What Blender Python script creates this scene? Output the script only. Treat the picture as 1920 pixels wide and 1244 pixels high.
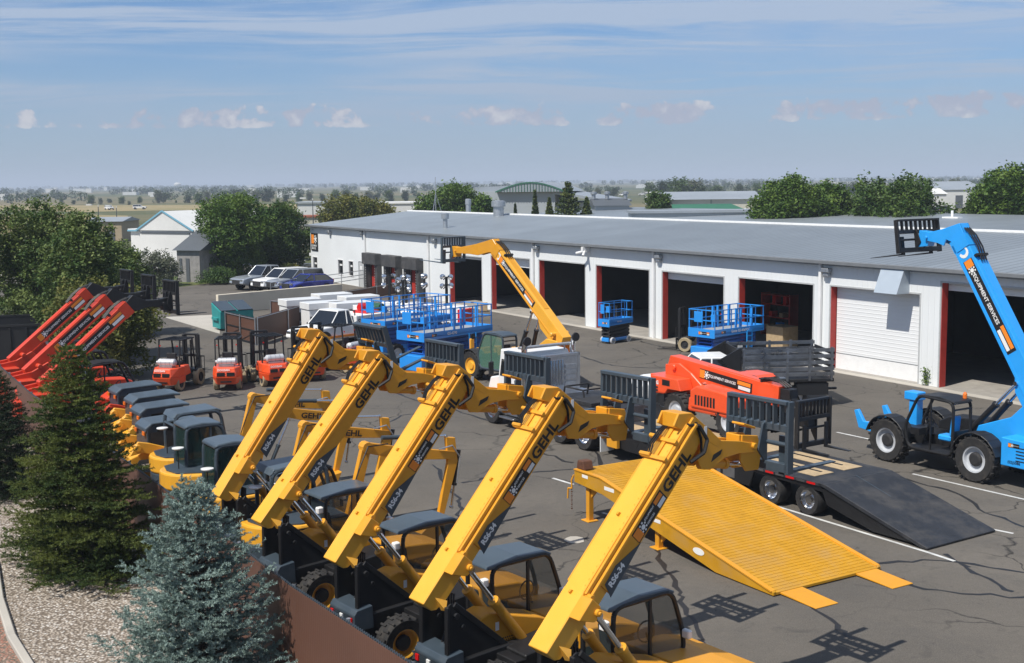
import bpy, bmesh, math, random
import numpy as np
from mathutils import Vector, Matrix
random.seed(7)
R = math.radians
sc = bpy.context.scene
for o_ in list(bpy.data.objects): bpy.data.objects.remove(o_)
col = sc.collection
# ---------------- camera
HC = 8.5; FPX = 2300.0; PITCH = math.atan(281 / 2300.); ROLL = .0115
cd = bpy.data.cameras.new('camera'); cam = bpy.data.objects.new('camera', cd); col.objects.link(cam)
sc.camera = cam
cd.sensor_width = 36; cd.lens = 36 * FPX / 1920; cd.clip_start = .5; cd.clip_end = 30000
_d = Vector((0, math.cos(PITCH), -math.sin(PITCH))); _r0 = Vector((1, 0, 0)); _u0 = Vector((0, math.sin(PITCH), math.cos(PITCH)))
_r = math.cos(ROLL) * _r0 - math.sin(ROLL) * _u0; _u = math.cos(ROLL) * _u0 + math.sin(ROLL) * _r0
cam.matrix_world = Matrix(((_r.x, _u.x, -_d.x, 0), (_r.y, _u.y, -_d.y, 0), (_r.z, _u.z, -_d.z, HC), (0, 0, 0, 1)))
CAM = Vector((0, 0, HC))
def _ray(x, y): return _d + _r * ((x - 960) / FPX) + _u * ((622 - y) / FPX)
def at(x, y, z=0.):
    v = _ray(x, y); return CAM + v * ((z - HC) / v.z)
def atY(x, y, Y):
    v = _ray(x, y); return CAM + v * (Y / v.y)
# ---------------- world and sun
SUN_EL = R(55.6); SUN_AZ = R(225.8)
w = bpy.data.worlds.new('World'); sc.world = w; w.use_nodes = True
nt = w.node_tree; N = nt.nodes; L = nt.links
bg = N['Background']; bg.inputs['Strength'].default_value = .06
sky = N.new('ShaderNodeTexSky'); sky.sky_type = 'NISHITA'; sky.sun_disc = False
sky.sun_elevation = SUN_EL; sky.sun_rotation = SUN_AZ; sky.altitude = 1500; sky.air_density = 1.0; sky.dust_density = .3; sky.ozone_density = 4.0
def nd(t, **k):
    n = N.new(t)
    for a, b in k.items(): setattr(n, a, b)
    return n
def mth(op, a, b=None, c=None):
    n = nd('ShaderNodeMath', operation=op)
    for i, v in enumerate((a, b, c)):
        if v is None: continue
        if isinstance(v, (int, float)): n.inputs[i].default_value = v
        else: L.new(v, n.inputs[i])
    return n.outputs[0]
def mrange(v, a, b, c=0., d=1.):
    n = nd('ShaderNodeMapRange', interpolation_type='SMOOTHSTEP'); L.new(v, n.inputs[0])
    for i, q in enumerate((a, b, c, d)): n.inputs[i + 1].default_value = q
    return n.outputs[0]
tc = nd('ShaderNodeTexCoord'); sp = nd('ShaderNodeSeparateXYZ'); L.new(tc.outputs['Generated'], sp.inputs[0])
X_, Y_, Z_ = sp.outputs
el = mth('ARCSINE', Z_); az_ = mth('ARCTAN2', X_, Y_)
zz = mth('ADD', mth('MAXIMUM', Z_, 0.), .045)
def comb(a, b, c=0.):
    n = nd('ShaderNodeCombineXYZ')
    for i, v in enumerate((a, b, c)):
        if isinstance(v, (int, float)): n.inputs[i].default_value = v
        else: L.new(v, n.inputs[i])
    return n.outputs[0]
def noise(vec, sc_, det=6, rough=.6, dist=0., typ='FBM'):
    n = nd('ShaderNodeTexNoise'); L.new(vec, n.inputs['Vector']); n.inputs['Scale'].default_value = sc_
    n.inputs['Detail'].default_value = det; n.inputs['Roughness'].default_value = rough; n.inputs['Distortion'].default_value = dist
    return n.outputs['Fac']
px_ = mth('DIVIDE', X_, zz); py_ = mth('DIVIDE', Y_, zz)
# thin high cirrus: stretched noise on the cloud plane
wv = noise(comb(mth('MULTIPLY', px_, .25), mth('MULTIPLY', py_, .25), 5.), 1.0, 3, .5)
qx = mth('ADD', mth('MULTIPLY', px_, .30), mth('MULTIPLY', py_, .10)); qy = mth('ADD', mth('MULTIPLY', py_, .95), mth('MULTIPLY', wv, 2.2))
cir = noise(comb(qx, qy, 3.1), 1.3, 9, .66, .35)
cir2 = noise(comb(mth('MULTIPLY', px_, .20), mth('MULTIPLY', py_, .35), 9.), 1.1, 3, .5)
cm = mth('MULTIPLY', mrange(cir, .40, .62), mrange(cir2, .33, .50))
cm = mth('MULTIPLY', cm, mrange(el, .045, .075))
veil = mth('MULTIPLY', mrange(noise(comb(mth('MULTIPLY', az_, 3.), mth('MULTIPLY', el, 14.), 2.), 1.6, 6, .55, .4), .38, .66), .36)
cm = mth('MINIMUM', mth('ADD', mth('MULTIPLY', cm, .95), mth('MULTIPLY', veil, mrange(el, .0, .06))), .85)
# small puffs of cumulus low over the plain
cun = noise(comb(az_, mth('MULTIPLY', el, 1.15), 4.7), 52., 6, .58, .2)
cub = noise(comb(az_, mth('MULTIPLY', el, 1.6), 21.), 13., 1, .5)
band = mth('MULTIPLY', mrange(el, .036, .046), mrange(el, .055, .086, 1., 0.))
cuf = mrange(mth('MULTIPLY', mth('ADD', mth('MULTIPLY', cun, .60), mth('MULTIPLY', cub, .40)), band), .492, .535)
mx1 = nd('ShaderNodeMix', data_type='RGBA'); L.new(cm, mx1.inputs[0]); tn = nd('ShaderNodeMix', data_type='RGBA', blend_type='MULTIPLY'); tn.inputs[0].default_value = 1; L.new(sky.outputs[0], tn.inputs[6]); tn.inputs[7].default_value = (.82, 1.03, 1.24, 1); L.new(tn.outputs[2], mx1.inputs[6]); mx1.inputs[7].default_value = (5.5, 6.6, 8.4, 1)
hz = mrange(el, -.01, .15, .78, 0.)
mx3 = nd('ShaderNodeMix', data_type='RGBA'); L.new(hz, mx3.inputs[0]); L.new(mx1.outputs[2], mx3.inputs[6]); mx3.inputs[7].default_value = (3.8, 4.65, 6.1, 1)
shade = nd('ShaderNodeMix', data_type='RGBA'); L.new(mrange(cun, .50, .72), shade.inputs[0]); shade.inputs[6].default_value = (5.1, 5.3, 6.6, 1); shade.inputs[7].default_value = (8.2, 8.0, 8.3, 1)
mx2 = nd('ShaderNodeMix', data_type='RGBA'); L.new(mth('MULTIPLY', cuf, .8), mx2.inputs[0]); L.new(mx3.outputs[2], mx2.inputs[6]); L.new(shade.outputs[2], mx2.inputs[7])
L.new(mx2.outputs[2], bg.inputs['Color'])
sl = bpy.data.lights.new('sun', 'SUN'); sl.energy = 4.0; sl.angle = R(.5); sl.color = (1, .955, .88)
so = bpy.data.objects.new('sun', sl); col.objects.link(so)
sd = Vector((math.sin(SUN_AZ) * math.cos(SUN_EL), math.cos(SUN_AZ) * math.cos(SUN_EL), math.sin(SUN_EL)))
so.rotation_euler = sd.to_track_quat('Z', 'Y').to_euler(); so.location = (0, -20, 60)
vs = sc.view_settings; vs.view_transform = 'Standard'; vs.look = 'None'; vs.gamma = 1; vs.exposure = 0.45
sc.render.resolution_x = 1920; sc.render.resolution_y = 1244
sc.cycles.max_bounces = 6; sc.cycles.transparent_max_bounces = 16; sc.cycles.volume_bounces = 0
# ---------------- object helpers
def tag(o, label=None, cat=None, group=None, kind=None):
    if label: o['label'] = label
    if cat: o['category'] = cat
    if group: o['group'] = group
    if kind: o['kind'] = kind
    return o
def place(o, p, az):            # models face +X, +Y is their left
    o.location = (p[0], p[1], p[2] if len(p) > 2 else 0); o.rotation_euler = (0, 0, R(90 - az)); return o
def empty(name, label=None, cat=None, group=None, p=None, az=90):
    o = bpy.data.objects.new(name, None); col.objects.link(o); o.empty_display_size = .3
    tag(o, label, cat, group)
    if p is not None: place(o, p, az)
    return o
KIDS = {}
def copy_tree(o, parent=None):
    c = o.copy(); col.objects.link(c)
    if parent: c.parent = parent; c.matrix_parent_inverse = o.matrix_parent_inverse
    if parent: KIDS.setdefault(parent.name, []).append(c)
    for ch in list(KIDS.get(o.name, [])): copy_tree(ch, c)
    return c
def ren(o, nm):
    k = KIDS.pop(o.name, []); o.name = nm; KIDS[o.name] = k
def fwd(az): a = R(az); return Vector((math.sin(a), math.cos(a), 0))
def lft(az): a = R(az); return Vector((-math.cos(a), math.sin(a), 0))
# ---------------- materials
MT = {}
def mat(name, c=(.5, .5, .5), rough=.5, metal=0., var=.12, vs_=6., bump=0., bs=60., coat=0., spec=.5, alpha=1., dirt=0.):
    if name in MT: return MT[name]
    m = bpy.data.materials.new(name); m.use_nodes = True; t = m.node_tree; b = t.nodes['Principled BSDF']
    b.inputs['Base Color'].default_value = (*c, 1); b.inputs['Roughness'].default_value = rough; b.inputs['Metallic'].default_value = metal
    b.inputs['Coat Weight'].default_value = coat; b.inputs['Coat Roughness'].default_value = .12; b.inputs['Specular IOR Level'].default_value = spec
    if alpha < 1: b.inputs['Alpha'].default_value = alpha
    tx = t.nodes.new('ShaderNodeTexCoord')
    if var:
        n = t.nodes.new('ShaderNodeTexNoise'); n.inputs['Scale'].default_value = vs_; n.inputs['Detail'].default_value = 6; n.inputs['Roughness'].default_value = .65
        t.links.new(tx.outputs['Object'], n.inputs['Vector'])
        r = t.nodes.new('ShaderNodeMapRange'); r.inputs[1].default_value = .3; r.inputs[2].default_value = .7; r.inputs[3].default_value = 1 - var; r.inputs[4].default_value = 1 + var
        t.links.new(n.outputs['Fac'], r.inputs[0])
        h = t.nodes.new('ShaderNodeMix'); h.data_type = 'RGBA'; h.blend_type = 'MULTIPLY'; h.inputs[0].default_value = 1; h.inputs[6].default_value = (*c, 1)
        t.links.new(r.outputs[0], h.inputs[7]); out = h.outputs[2]
        if dirt:
            n2 = t.nodes.new('ShaderNodeTexNoise'); n2.inputs['Scale'].default_value = vs_ * .5; n2.inputs['Detail'].default_value = 8; n2.inputs['Roughness'].default_value = .7
            t.links.new(tx.outputs['Object'], n2.inputs['Vector'])
            r2 = t.nodes.new('ShaderNodeMapRange'); r2.inputs[1].default_value = .5; r2.inputs[2].default_value = .75; r2.inputs[4].default_value = dirt
            t.links.new(n2.outputs['Fac'], r2.inputs[0])
            h2 = t.nodes.new('ShaderNodeMix'); h2.data_type = 'RGBA'; h2.inputs[7].default_value = (.19, .16, .12, 1)
            t.links.new(r2.outputs[0], h2.inputs[0]); t.links.new(out, h2.inputs[6]); out = h2.outputs[2]
        t.links.new(out, b.inputs['Base Color'])
        r3 = t.nodes.new('ShaderNodeMapRange'); r3.inputs[3].default_value = max(rough - .08, .03); r3.inputs[4].default_value = min(rough + .12, 1)
        t.links.new(n.outputs['Fac'], r3.inputs[0]); t.links.new(r3.outputs[0], b.inputs['Roughness'])
    if bump:
        n = t.nodes.new('ShaderNodeTexNoise'); n.inputs['Scale'].default_value = bs; n.inputs['Detail'].default_value = 5
        t.links.new(tx.outputs['Object'], n.inputs['Vector'])
        bp = t.nodes.new('ShaderNodeBump'); bp.inputs['Strength'].default_value = bump; bp.inputs['Distance'].default_value = .02
        t.links.new(n.outputs['Fac'], bp.inputs['Height']); t.links.new(bp.outputs[0], b.inputs['Normal'])
    MT[name] = m; return m
mat('yellow', (.80, .395, .035), .38, 0, .05, 3, coat=.35, dirt=.10)
mat('yellow2', (.67, .295, .012), .50, 0, .07, 4, coat=.1, dirt=.15)
mat('deckyellow', (.52, .255, .005), .6, 0, .16, 2.2, dirt=.5)
mat('stakeglare', (.42, .43, .45), .28, 1, .35, 2)  # silver grey colour stands in for sky glare on the black slats
mat('concretel', (.62, .56, .45), .85, 0, .1, 1.2, dirt=.2)
mat('red', (.60, .045, .010), .45, 0, .08, 3, coat=.12, dirt=.1)
mat('orange', (.80, .085, .018), .36, 0, .07, 3, coat=.35, dirt=.08)
mat('blue', (.022, .27, .75), .36, 0, .06, 3, coat=.3, dirt=.06)
mat('lblue', (.02, .33, .82), .36, 0, .05, 3, coat=.3, dirt=.05)
mat('dblue', (.012, .10, .38), .42, 0, .08, 4, coat=.1)
mat('slate', (.042, .060, .078), .42, 0, .10, 4, coat=.15, dirt=.12)
mat('slatel', (.062, .086, .108), .38, 0, .10, 4, coat=.2, dirt=.10)
mat('black', (.010, .010, .011), .5, 0, .25, 6, coat=.1)
mat('blackm', (.020, .020, .022), .75, 0, .25, 6, dirt=.15)
mat('rubber', (.019, .018, .018), .85, 0, .3, 9, bump=.3, bs=25, dirt=.22)
mat('tanrubber', (.36, .29, .18), .8, 0, .2, 9, dirt=.3)
mat('chrome', (.72, .73, .75), .16, 1, .05, 5)
mat('alu', (.55, .56, .58), .33, 1, .12, 6)
mat('galv', (.45, .47, .49), .45, .8, .15, 8)
mat('rimgrey', (.55, .57, .60), .4, .2, .08, 5, dirt=.15)
mat('white', (.80, .80, .79), .35, 0, .05, 3, coat=.4, dirt=.05)
mat('whitem', (.78, .78, .77), .55, 0, .07, 3, dirt=.08)
mat('greyl', (.45, .46, .46), .6, 0, .12, 5)
mat('deckgrey', (.30, .31, .31), .6, 0, .15, 8)
mat('glass', (.04, .055, .055), .06, 0, 0, alpha=.38, spec=.9)
mat('glassg', (.10, .22, .16), .06, 0, 0, alpha=.55, spec=.9)
mat('glassx', (.02, .05, .045), .06, 0, 0, alpha=.62, spec=.9)
mat('carglass', (.012, .014, .016), .12, 0, 0, spec=1.)
mat('tailred', (.55, .01, .01), .25, 0, 0)
mat('lamporange', (.8, .18, .02), .3, 0, 0)
mat('signorange', (.85, .25, .02), .5, 0, 0)
mat('signwhite', (.78, .78, .76), .5, 0, 0)
mat('signblack', (.012, .012, .012), .45, 0, 0)
mat('wood', (.42, .31, .18), .8, 0, .2, 6, dirt=.2)
mat('tankw', (.58, .58, .60), .35, .3, .08, 4)
mat('teal', (.02, .27, .27), .5, 0, .12, 3, dirt=.15)
mat('concrete', (.42, .39, .34), .85, 0, .12, 1.2, bump=.2, bs=30, dirt=.25)
mat('trunk', (.10, .075, .05), .9, 0, .3, 8, bump=.6, bs=12)
mat('hose', (.01, .01, .01), .5, 0, 0)
mat('greeneng', (.02, .09, .05), .5, 0, .1)
# ---------------- mesh builder
TXT = {}
class MB:
    def __init__(s): s.v = []; s.f = []; s.m = []; s.mi = 0; s.M = Matrix.Identity(4)
    def at(s, M=None): s.M = M if M is not None else Matrix.Identity(4); return s
    def add(s, vs, fs):
        n = len(s.v); M = s.M
        s.v += [tuple(M @ Vector(v)) for v in vs]; s.f += [tuple(n + i for i in f) for f in fs]; s.m += [s.mi] * len(fs); return s
    def box(s, x0, x1, y0, y1, z0, z1):
        return s.add([(x0, y0, z0), (x1, y0, z0), (x1, y1, z0), (x0, y1, z0), (x0, y0, z1), (x1, y0, z1), (x1, y1, z1), (x0, y1, z1)],
                     [(0, 3, 2, 1), (4, 5, 6, 7), (0, 1, 5, 4), (1, 2, 6, 5), (2, 3, 7, 6), (3, 0, 4, 7)])
    def prism(s, pr, y0, y1):       # xz profile extruded along y
        n = len(pr); a = sum(pr[i][0] * pr[(i + 1) % n][1] - pr[(i + 1) % n][0] * pr[i][1] for i in range(n))
        if a < 0: pr = pr[::-1]
        if y0 > y1: y0, y1 = y1, y0
        return s.add([(x, y0, z) for x, z in pr] + [(x, y1, z) for x, z in pr],
                     [tuple(range(n)), tuple(range(2 * n - 1, n - 1, -1))] + [(i, i + n, (i + 1) % n + n, (i + 1) % n) for i in range(n)])
    def prismz(s, pr, z0, z1):      # xy profile extruded along z
        n = len(pr); a = sum(pr[i][0] * pr[(i + 1) % n][1] - pr[(i + 1) % n][0] * pr[i][1] for i in range(n))
        if a < 0: pr = pr[::-1]
        return s.add([(x, y, z0) for x, y in pr] + [(x, y, z1) for x, y in pr],
                     [tuple(range(n - 1, -1, -1)), tuple(range(n, 2 * n))] + [(i, (i + 1) % n, (i + 1) % n + n, i + n) for i in range(n)])
    def loft(s, a, b):              # two rings of the same count
        n = len(a); return s.add(list(a) + list(b), [tuple(range(n - 1, -1, -1)), tuple(range(n, 2 * n))] + [(i, (i + 1) % n, (i + 1) % n + n, i + n) for i in range(n)])
    def tube(s, p, q, r, n=8, r2=None):
        p = Vector(p); q = Vector(q); d = (q - p)
        if d.length < 1e-6: return s
        d.normalize(); u = d.orthogonal().normalized(); w_ = d.cross(u); r2 = r if r2 is None else r2
        A = [p + (u * math.cos(t) + w_ * math.sin(t)) * r for t in [2 * math.pi * i / n for i in range(n)]]
        B = [q + (u * math.cos(t) + w_ * math.sin(t)) * r2 for t in [2 * math.pi * i / n for i in range(n)]]
        return s.loft(A, B)
    def path(s, pts, r, n=6):
        for a, b in zip(pts[:-1], pts[1:]): s.tube(a, b, r, n)
        return s
    def beam(s, p, q, w_, h, up=(0, 0, 1)):
        p = Vector(p); q = Vector(q); d = (q - p).normalized(); up = Vector(up)
        if abs(d.dot(up)) > .99: up = Vector((1, 0, 0))
        u = d.cross(up).normalized(); v = u.cross(d)
        c = [(-1, -1), (1, -1), (1, 1), (-1, 1)]
        return s.loft([p + u * a * w_ / 2 + v * b * h / 2 for a, b in c], [q + u * a * w_ / 2 + v * b * h / 2 for a, b in c])
    def lathe(s, prof, n=24, axis='y', c=(0, 0, 0)):    # prof: (r, along)
        vs = []
        for r, t in prof:
            for i in range(n):
                a = 2 * math.pi * i / n; x = r * math.cos(a); z = r * math.sin(a)
                vs.append((c[0] + x, c[1] + t, c[2] + z) if axis == 'y' else ((c[0] + x, c[1] + z, c[2] + t) if axis == 'z' else (c[0] + t, c[1] + x, c[2] + z)))
        fs = []
        for k in range(len(prof) - 1):
            for i in range(n):
                j = (i + 1) % n; q = (k * n + i, k * n + j, (k + 1) * n + j, (k + 1) * n + i)
                fs.append(q if axis == 'z' else q[::-1] if axis == 'y' else q)
        return s.add(vs, fs)
    def text(s, t, size, M=None, bold=.02, ext=.003):
        k = (t, bold)
        if k not in TXT:
            c = bpy.data.curves.new('t', 'FONT'); c.body = t; c.size = 1; c.align_x = 'LEFT'; c.align_y = 'BOTTOM_BASELINE' if False else 'CENTER'; c.offset = bold; c.resolution_u = 2
            o = bpy.data.objects.new('t', c); me = bpy.data.meshes.new_from_object(o)
            TXT[k] = ([tuple(v.co) for v in me.vertices], [tuple(p.vertices) for p in me.polygons])
            bpy.data.objects.remove(o); bpy.data.meshes.remove(me)
        v, f = TXT[k]; old = s.M
        if M is not None: s.M = old @ M
        s.add([(x * size, y * size, ext) for x, y, z in v], f); s.M = old; return s
    def textw(s, t): 
        s2 = MB(); s2.text(t, 1); xs = [v[0] for v in s2.v]; return max(xs)
    def build(s, name, m, parent=None, bevel=0., smooth=False, label=None, seg=1):
        me = bpy.data.meshes.new(name); me.from_pydata(s.v, [], s.f); me.update()
        ms = m if isinstance(m, (list, tuple)) else [m]
        for q in ms: me.materials.append(MT[q] if isinstance(q, str) else q)
        if len(ms) > 1: me.polygons.foreach_set('material_index', s.m)
        o = bpy.data.objects.new(name, me); col.objects.link(o)
        if parent: o.parent = parent; KIDS.setdefault(parent.name, []).append(o)
        if label: o['label'] = label
        if smooth:
            me.polygons.foreach_set('use_smooth', [True] * len(me.polygons))
            md = o.modifiers.new('es', 'EDGE_SPLIT'); md.split_angle = R(38)
        if bevel:
            md = o.modifiers.new('bv', 'BEVEL'); md.width = bevel; md.segments = seg; md.limit_method = 'ANGLE'; md.angle_limit = R(35); md.harden_normals = False
        return o
def T(x, y, z): return Matrix.Translation((x, y, z))
def RX(a): return Matrix.Rotation(R(a), 4, 'X')
def RY(a): return Matrix.Rotation(R(a), 4, 'Y')
def RZ(a): return Matrix.Rotation(R(a), 4, 'Z')
TR_RIGHT = RX(90)              # text on a -Y face
TR_LEFT = RZ(180) @ RX(90)     # text on a +Y face
def wheel(par, x, y, z, r, w, rim, name='wheel', lugs=0, rr=.58, tyre='rubber', hub=.25, dish=.35, n=28, hubm=None):
    side = 1 if y > 0 else -1
    b = MB(); h = w / 2
    b.lathe([(r * rr, -h * .9), (r * .93, -h), (r, -h * .75), (r, h * .75), (r * .93, h), (r * rr, h * .9)], n, c=(x, y, z))
    if lugs:
        for i in range(lugs):
            for sg in (-1, 1):
                a = 360. * (i + (.5 if sg > 0 else 0)) / lugs
                b.at(T(x, y, z) @ RY(-a)).box(r * .97, r * 1.045, (0 if sg > 0 else -h * .98), (h * .98 if sg > 0 else 0), -r * .045, r * .045)
        b.at()
    o = b.build(name, tyre, par, smooth=True)
    d = MB(); e = side * h * .86
    d.lathe([(r * rr * 1.0, -e * 1.), (r * rr, e * .96), (r * rr * 1.06, e), (r * rr * .9, e * .92), (r * rr * .84, e * (1 - dish)), (r * rr * hub * 1.9, e * (1 - dish * 1.2)), (r * rr * hub * 1.7, e * (1 - dish * .3)), (.001, e * (1 - dish * .3))], n, c=(x, y, z))
    d.build('rim', rim, o, smooth=True)
    if hubm: d = MB(); q = e * (1 - dish * .3) + side * .012; d.lathe([(r * .31, e * (1 - dish)), (r * .31, q - side * .03), (r * .22, q), (.001, q)], 16, c=(x, y, z)); d.build('hub', hubm, o)
    return o
def gear(b, s_):                # the firm's white gear blob
    for i in range(7):
        a = i * math.pi / 3.5 + .3; cx, cy = .33 * s_ * math.cos(a), .33 * s_ * math.sin(a)
        b.add([(cx - .075 * s_, cy - .075 * s_, .004), (cx + .075 * s_, cy - .075 * s_, .004), (cx + .075 * s_, cy + .075 * s_, .004), (cx - .075 * s_, cy + .075 * s_, .004)], [(0, 1, 2, 3)])
    b.add([(.2 * s_ * math.cos(i * math.pi / 5), .2 * s_ * math.sin(i * math.pi / 5), .005) for i in range(10)], [tuple(range(10))])
def decal(par, M, Ln, H, lines=1, plate=True):     # black strip: orange square, white gear, white words, orange/white plate
    b = MB().at(M)
    def q(x0, x1, y0, y1, z): b.add([(x0, y0, z), (x1, y0, z), (x1, y1, z), (x0, y1, z)], [(0, 1, 2, 3)])
    b.mi = 0; b.box(0, Ln, -H / 2, H / 2, -.004, .003)
    b.mi = 1; q(.03 * H, .75 * H, -.42 * H, .42 * H, .005)
    b.mi = 2; b.at(M @ T(1.05 * H, 0, 0)); gear(b, H); b.at(M)
    x = 1.45 * H; avail = Ln * (.70 if plate else .97) - x
    if lines == 1:
        t = 'EQUIPMENT SERVICES'; sz = min(avail / b.textw(t), H * .8); b.text(t, sz, T(x, 0, .002))
    else:
        sz = min(avail / b.textw('EQUIPMENT'), H * .5); b.text('EQUIPMENT', sz, T(x, H * .21, .002)); b.text('SERVICES', sz, T(x, -H * .21, .002))
    if plate:
        b.mi = 1; q(Ln * .73, Ln * .97, .04 * H, .42 * H, .005); b.mi = 2; q(Ln * .75, Ln * .97, -.42 * H, -.06 * H, .005)
    return b.build('decal', ['signblack', 'signorange', 'signwhite'], par)
# ======================================================= compact telehandlers in the front row
def perf(par, M, x0, x1, y0, y1, s=.045):
    b = MB().at(M); ny = int((y1 - y0) / s); nx = int((x1 - x0) / s)
    for j in range(ny):
        for i in range(nx):
            cx = x0 + (i + .5 + .5 * (j % 2)) * s; cy = y0 + (j + .5) * s
            if cx > x1: continue
            h = s * .30; b.add([(cx - h, cy - h * .55, .004), (cx, cy - h, .004), (cx + h, cy - h * .55, .004), (cx + h, cy + h * .55, .004), (cx, cy + h, .004), (cx - h, cy + h * .55, .004)], [(0, 1, 2, 3, 4, 5)])
    return b.build('grille', 'signblack', par)
def carriage(par, x, zb, w, h, m='slate', fork=1.3, tilt=0., col2='yellow', yokes=True, nb=8, forkm='slate'):
    M = T(x, 0, zb) @ RY(-tilt); W_ = w / 2
    b = MB().at(M)
    for s in (-1, 1): b.prism([(0, 0), (.14, 0), (.14, h), (.02, h), (0, h * .45)], s * W_ - .035, s * W_ + .035)
    b.box(-.02, .10, -W_, W_, h - .05, h + .01)
    b.box(.0, .13, -W_, W_, h * .58, h * .58 + .11)
    b.box(.0, .12, -W_, W_, .02, .16)
    b.at(); b.at(M @ T(.06, 0, h * .40)); b.tube((0, -W_, 0), (0, W_, 0), .035); b.at(M)
    for s in (-1, 1):
        b.prism([(-.16, h * .30), (.02, .12), (.06, .12), (.06, h * .60), (.0, h * .68), (-.05, h * .66)], s * .17 - .02, s * .17 + .02)
    c = b.build('fork_carriage', m, par, bevel=.006)
    sl_ = MB().at(M)
    for i in range(1, nb + 1):
        y = -W_ + w * i / (nb + 1); sl_.box(.0, .09, y - .016, y + .016, h * .60, h - .04)
    o = sl_.build('backrest_bars', m, c)
    for s in (-1, 1):
        f = MB().at(M); y = s * W_ * .68
        f.box(.13, .18, y - .06, y + .06, -.04, h * .5)
        f.prism([(.13, -.05), (fork + .13, -.03), (fork + .13, -.015), (.18, 0), (.13, 0)], y - .06, y + .06)
        f.build('fork', forkm, par)
    return c
def cyl(par, p, q, r, body='yellow2', rodm='chrome', k=.55, name='hydraulic_cylinder'):
    p = Vector(p); q = Vector(q); m = p + (q - p) * k; d = (q - p).normalized()
    b = MB(); b.tube(p, m, r, 14).tube(m - d * .06, m + d * .01, r * 1.18, 14); o = b.build(name, body, par, smooth=True)
    b = MB(); b.tube(m, q, r * .55, 10).tube(q - d * .03 - Vector((0, r, 0)), q - d * .03 + Vector((0, r, 0)), r * .7, 10); b.build('piston_rod', rodm, o, smooth=True)
    return o
def loop(b, pts, r, n=8):       # closed round tube loop
    return b.path(list(pts) + [pts[0]], r, n)
def rounded(pts, r, k=4):       # round the corners of a closed xz outline -> list
    out = []; n = len(pts)
    for i in range(n):
        p = Vector(pts[i]); a = Vector(pts[i - 1]); c = Vector(pts[(i + 1) % n])
        u = (a - p); v = (c - p); q = min(r, u.length * .45, v.length * .45); A = p + u.normalized() * q; C = p + v.normalized() * q
        for j in range(k + 1):
            t = j / k; out.append(tuple(A * (1 - t) ** 2 + p * 2 * t * (1 - t) + C * t * t))
    return out
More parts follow.
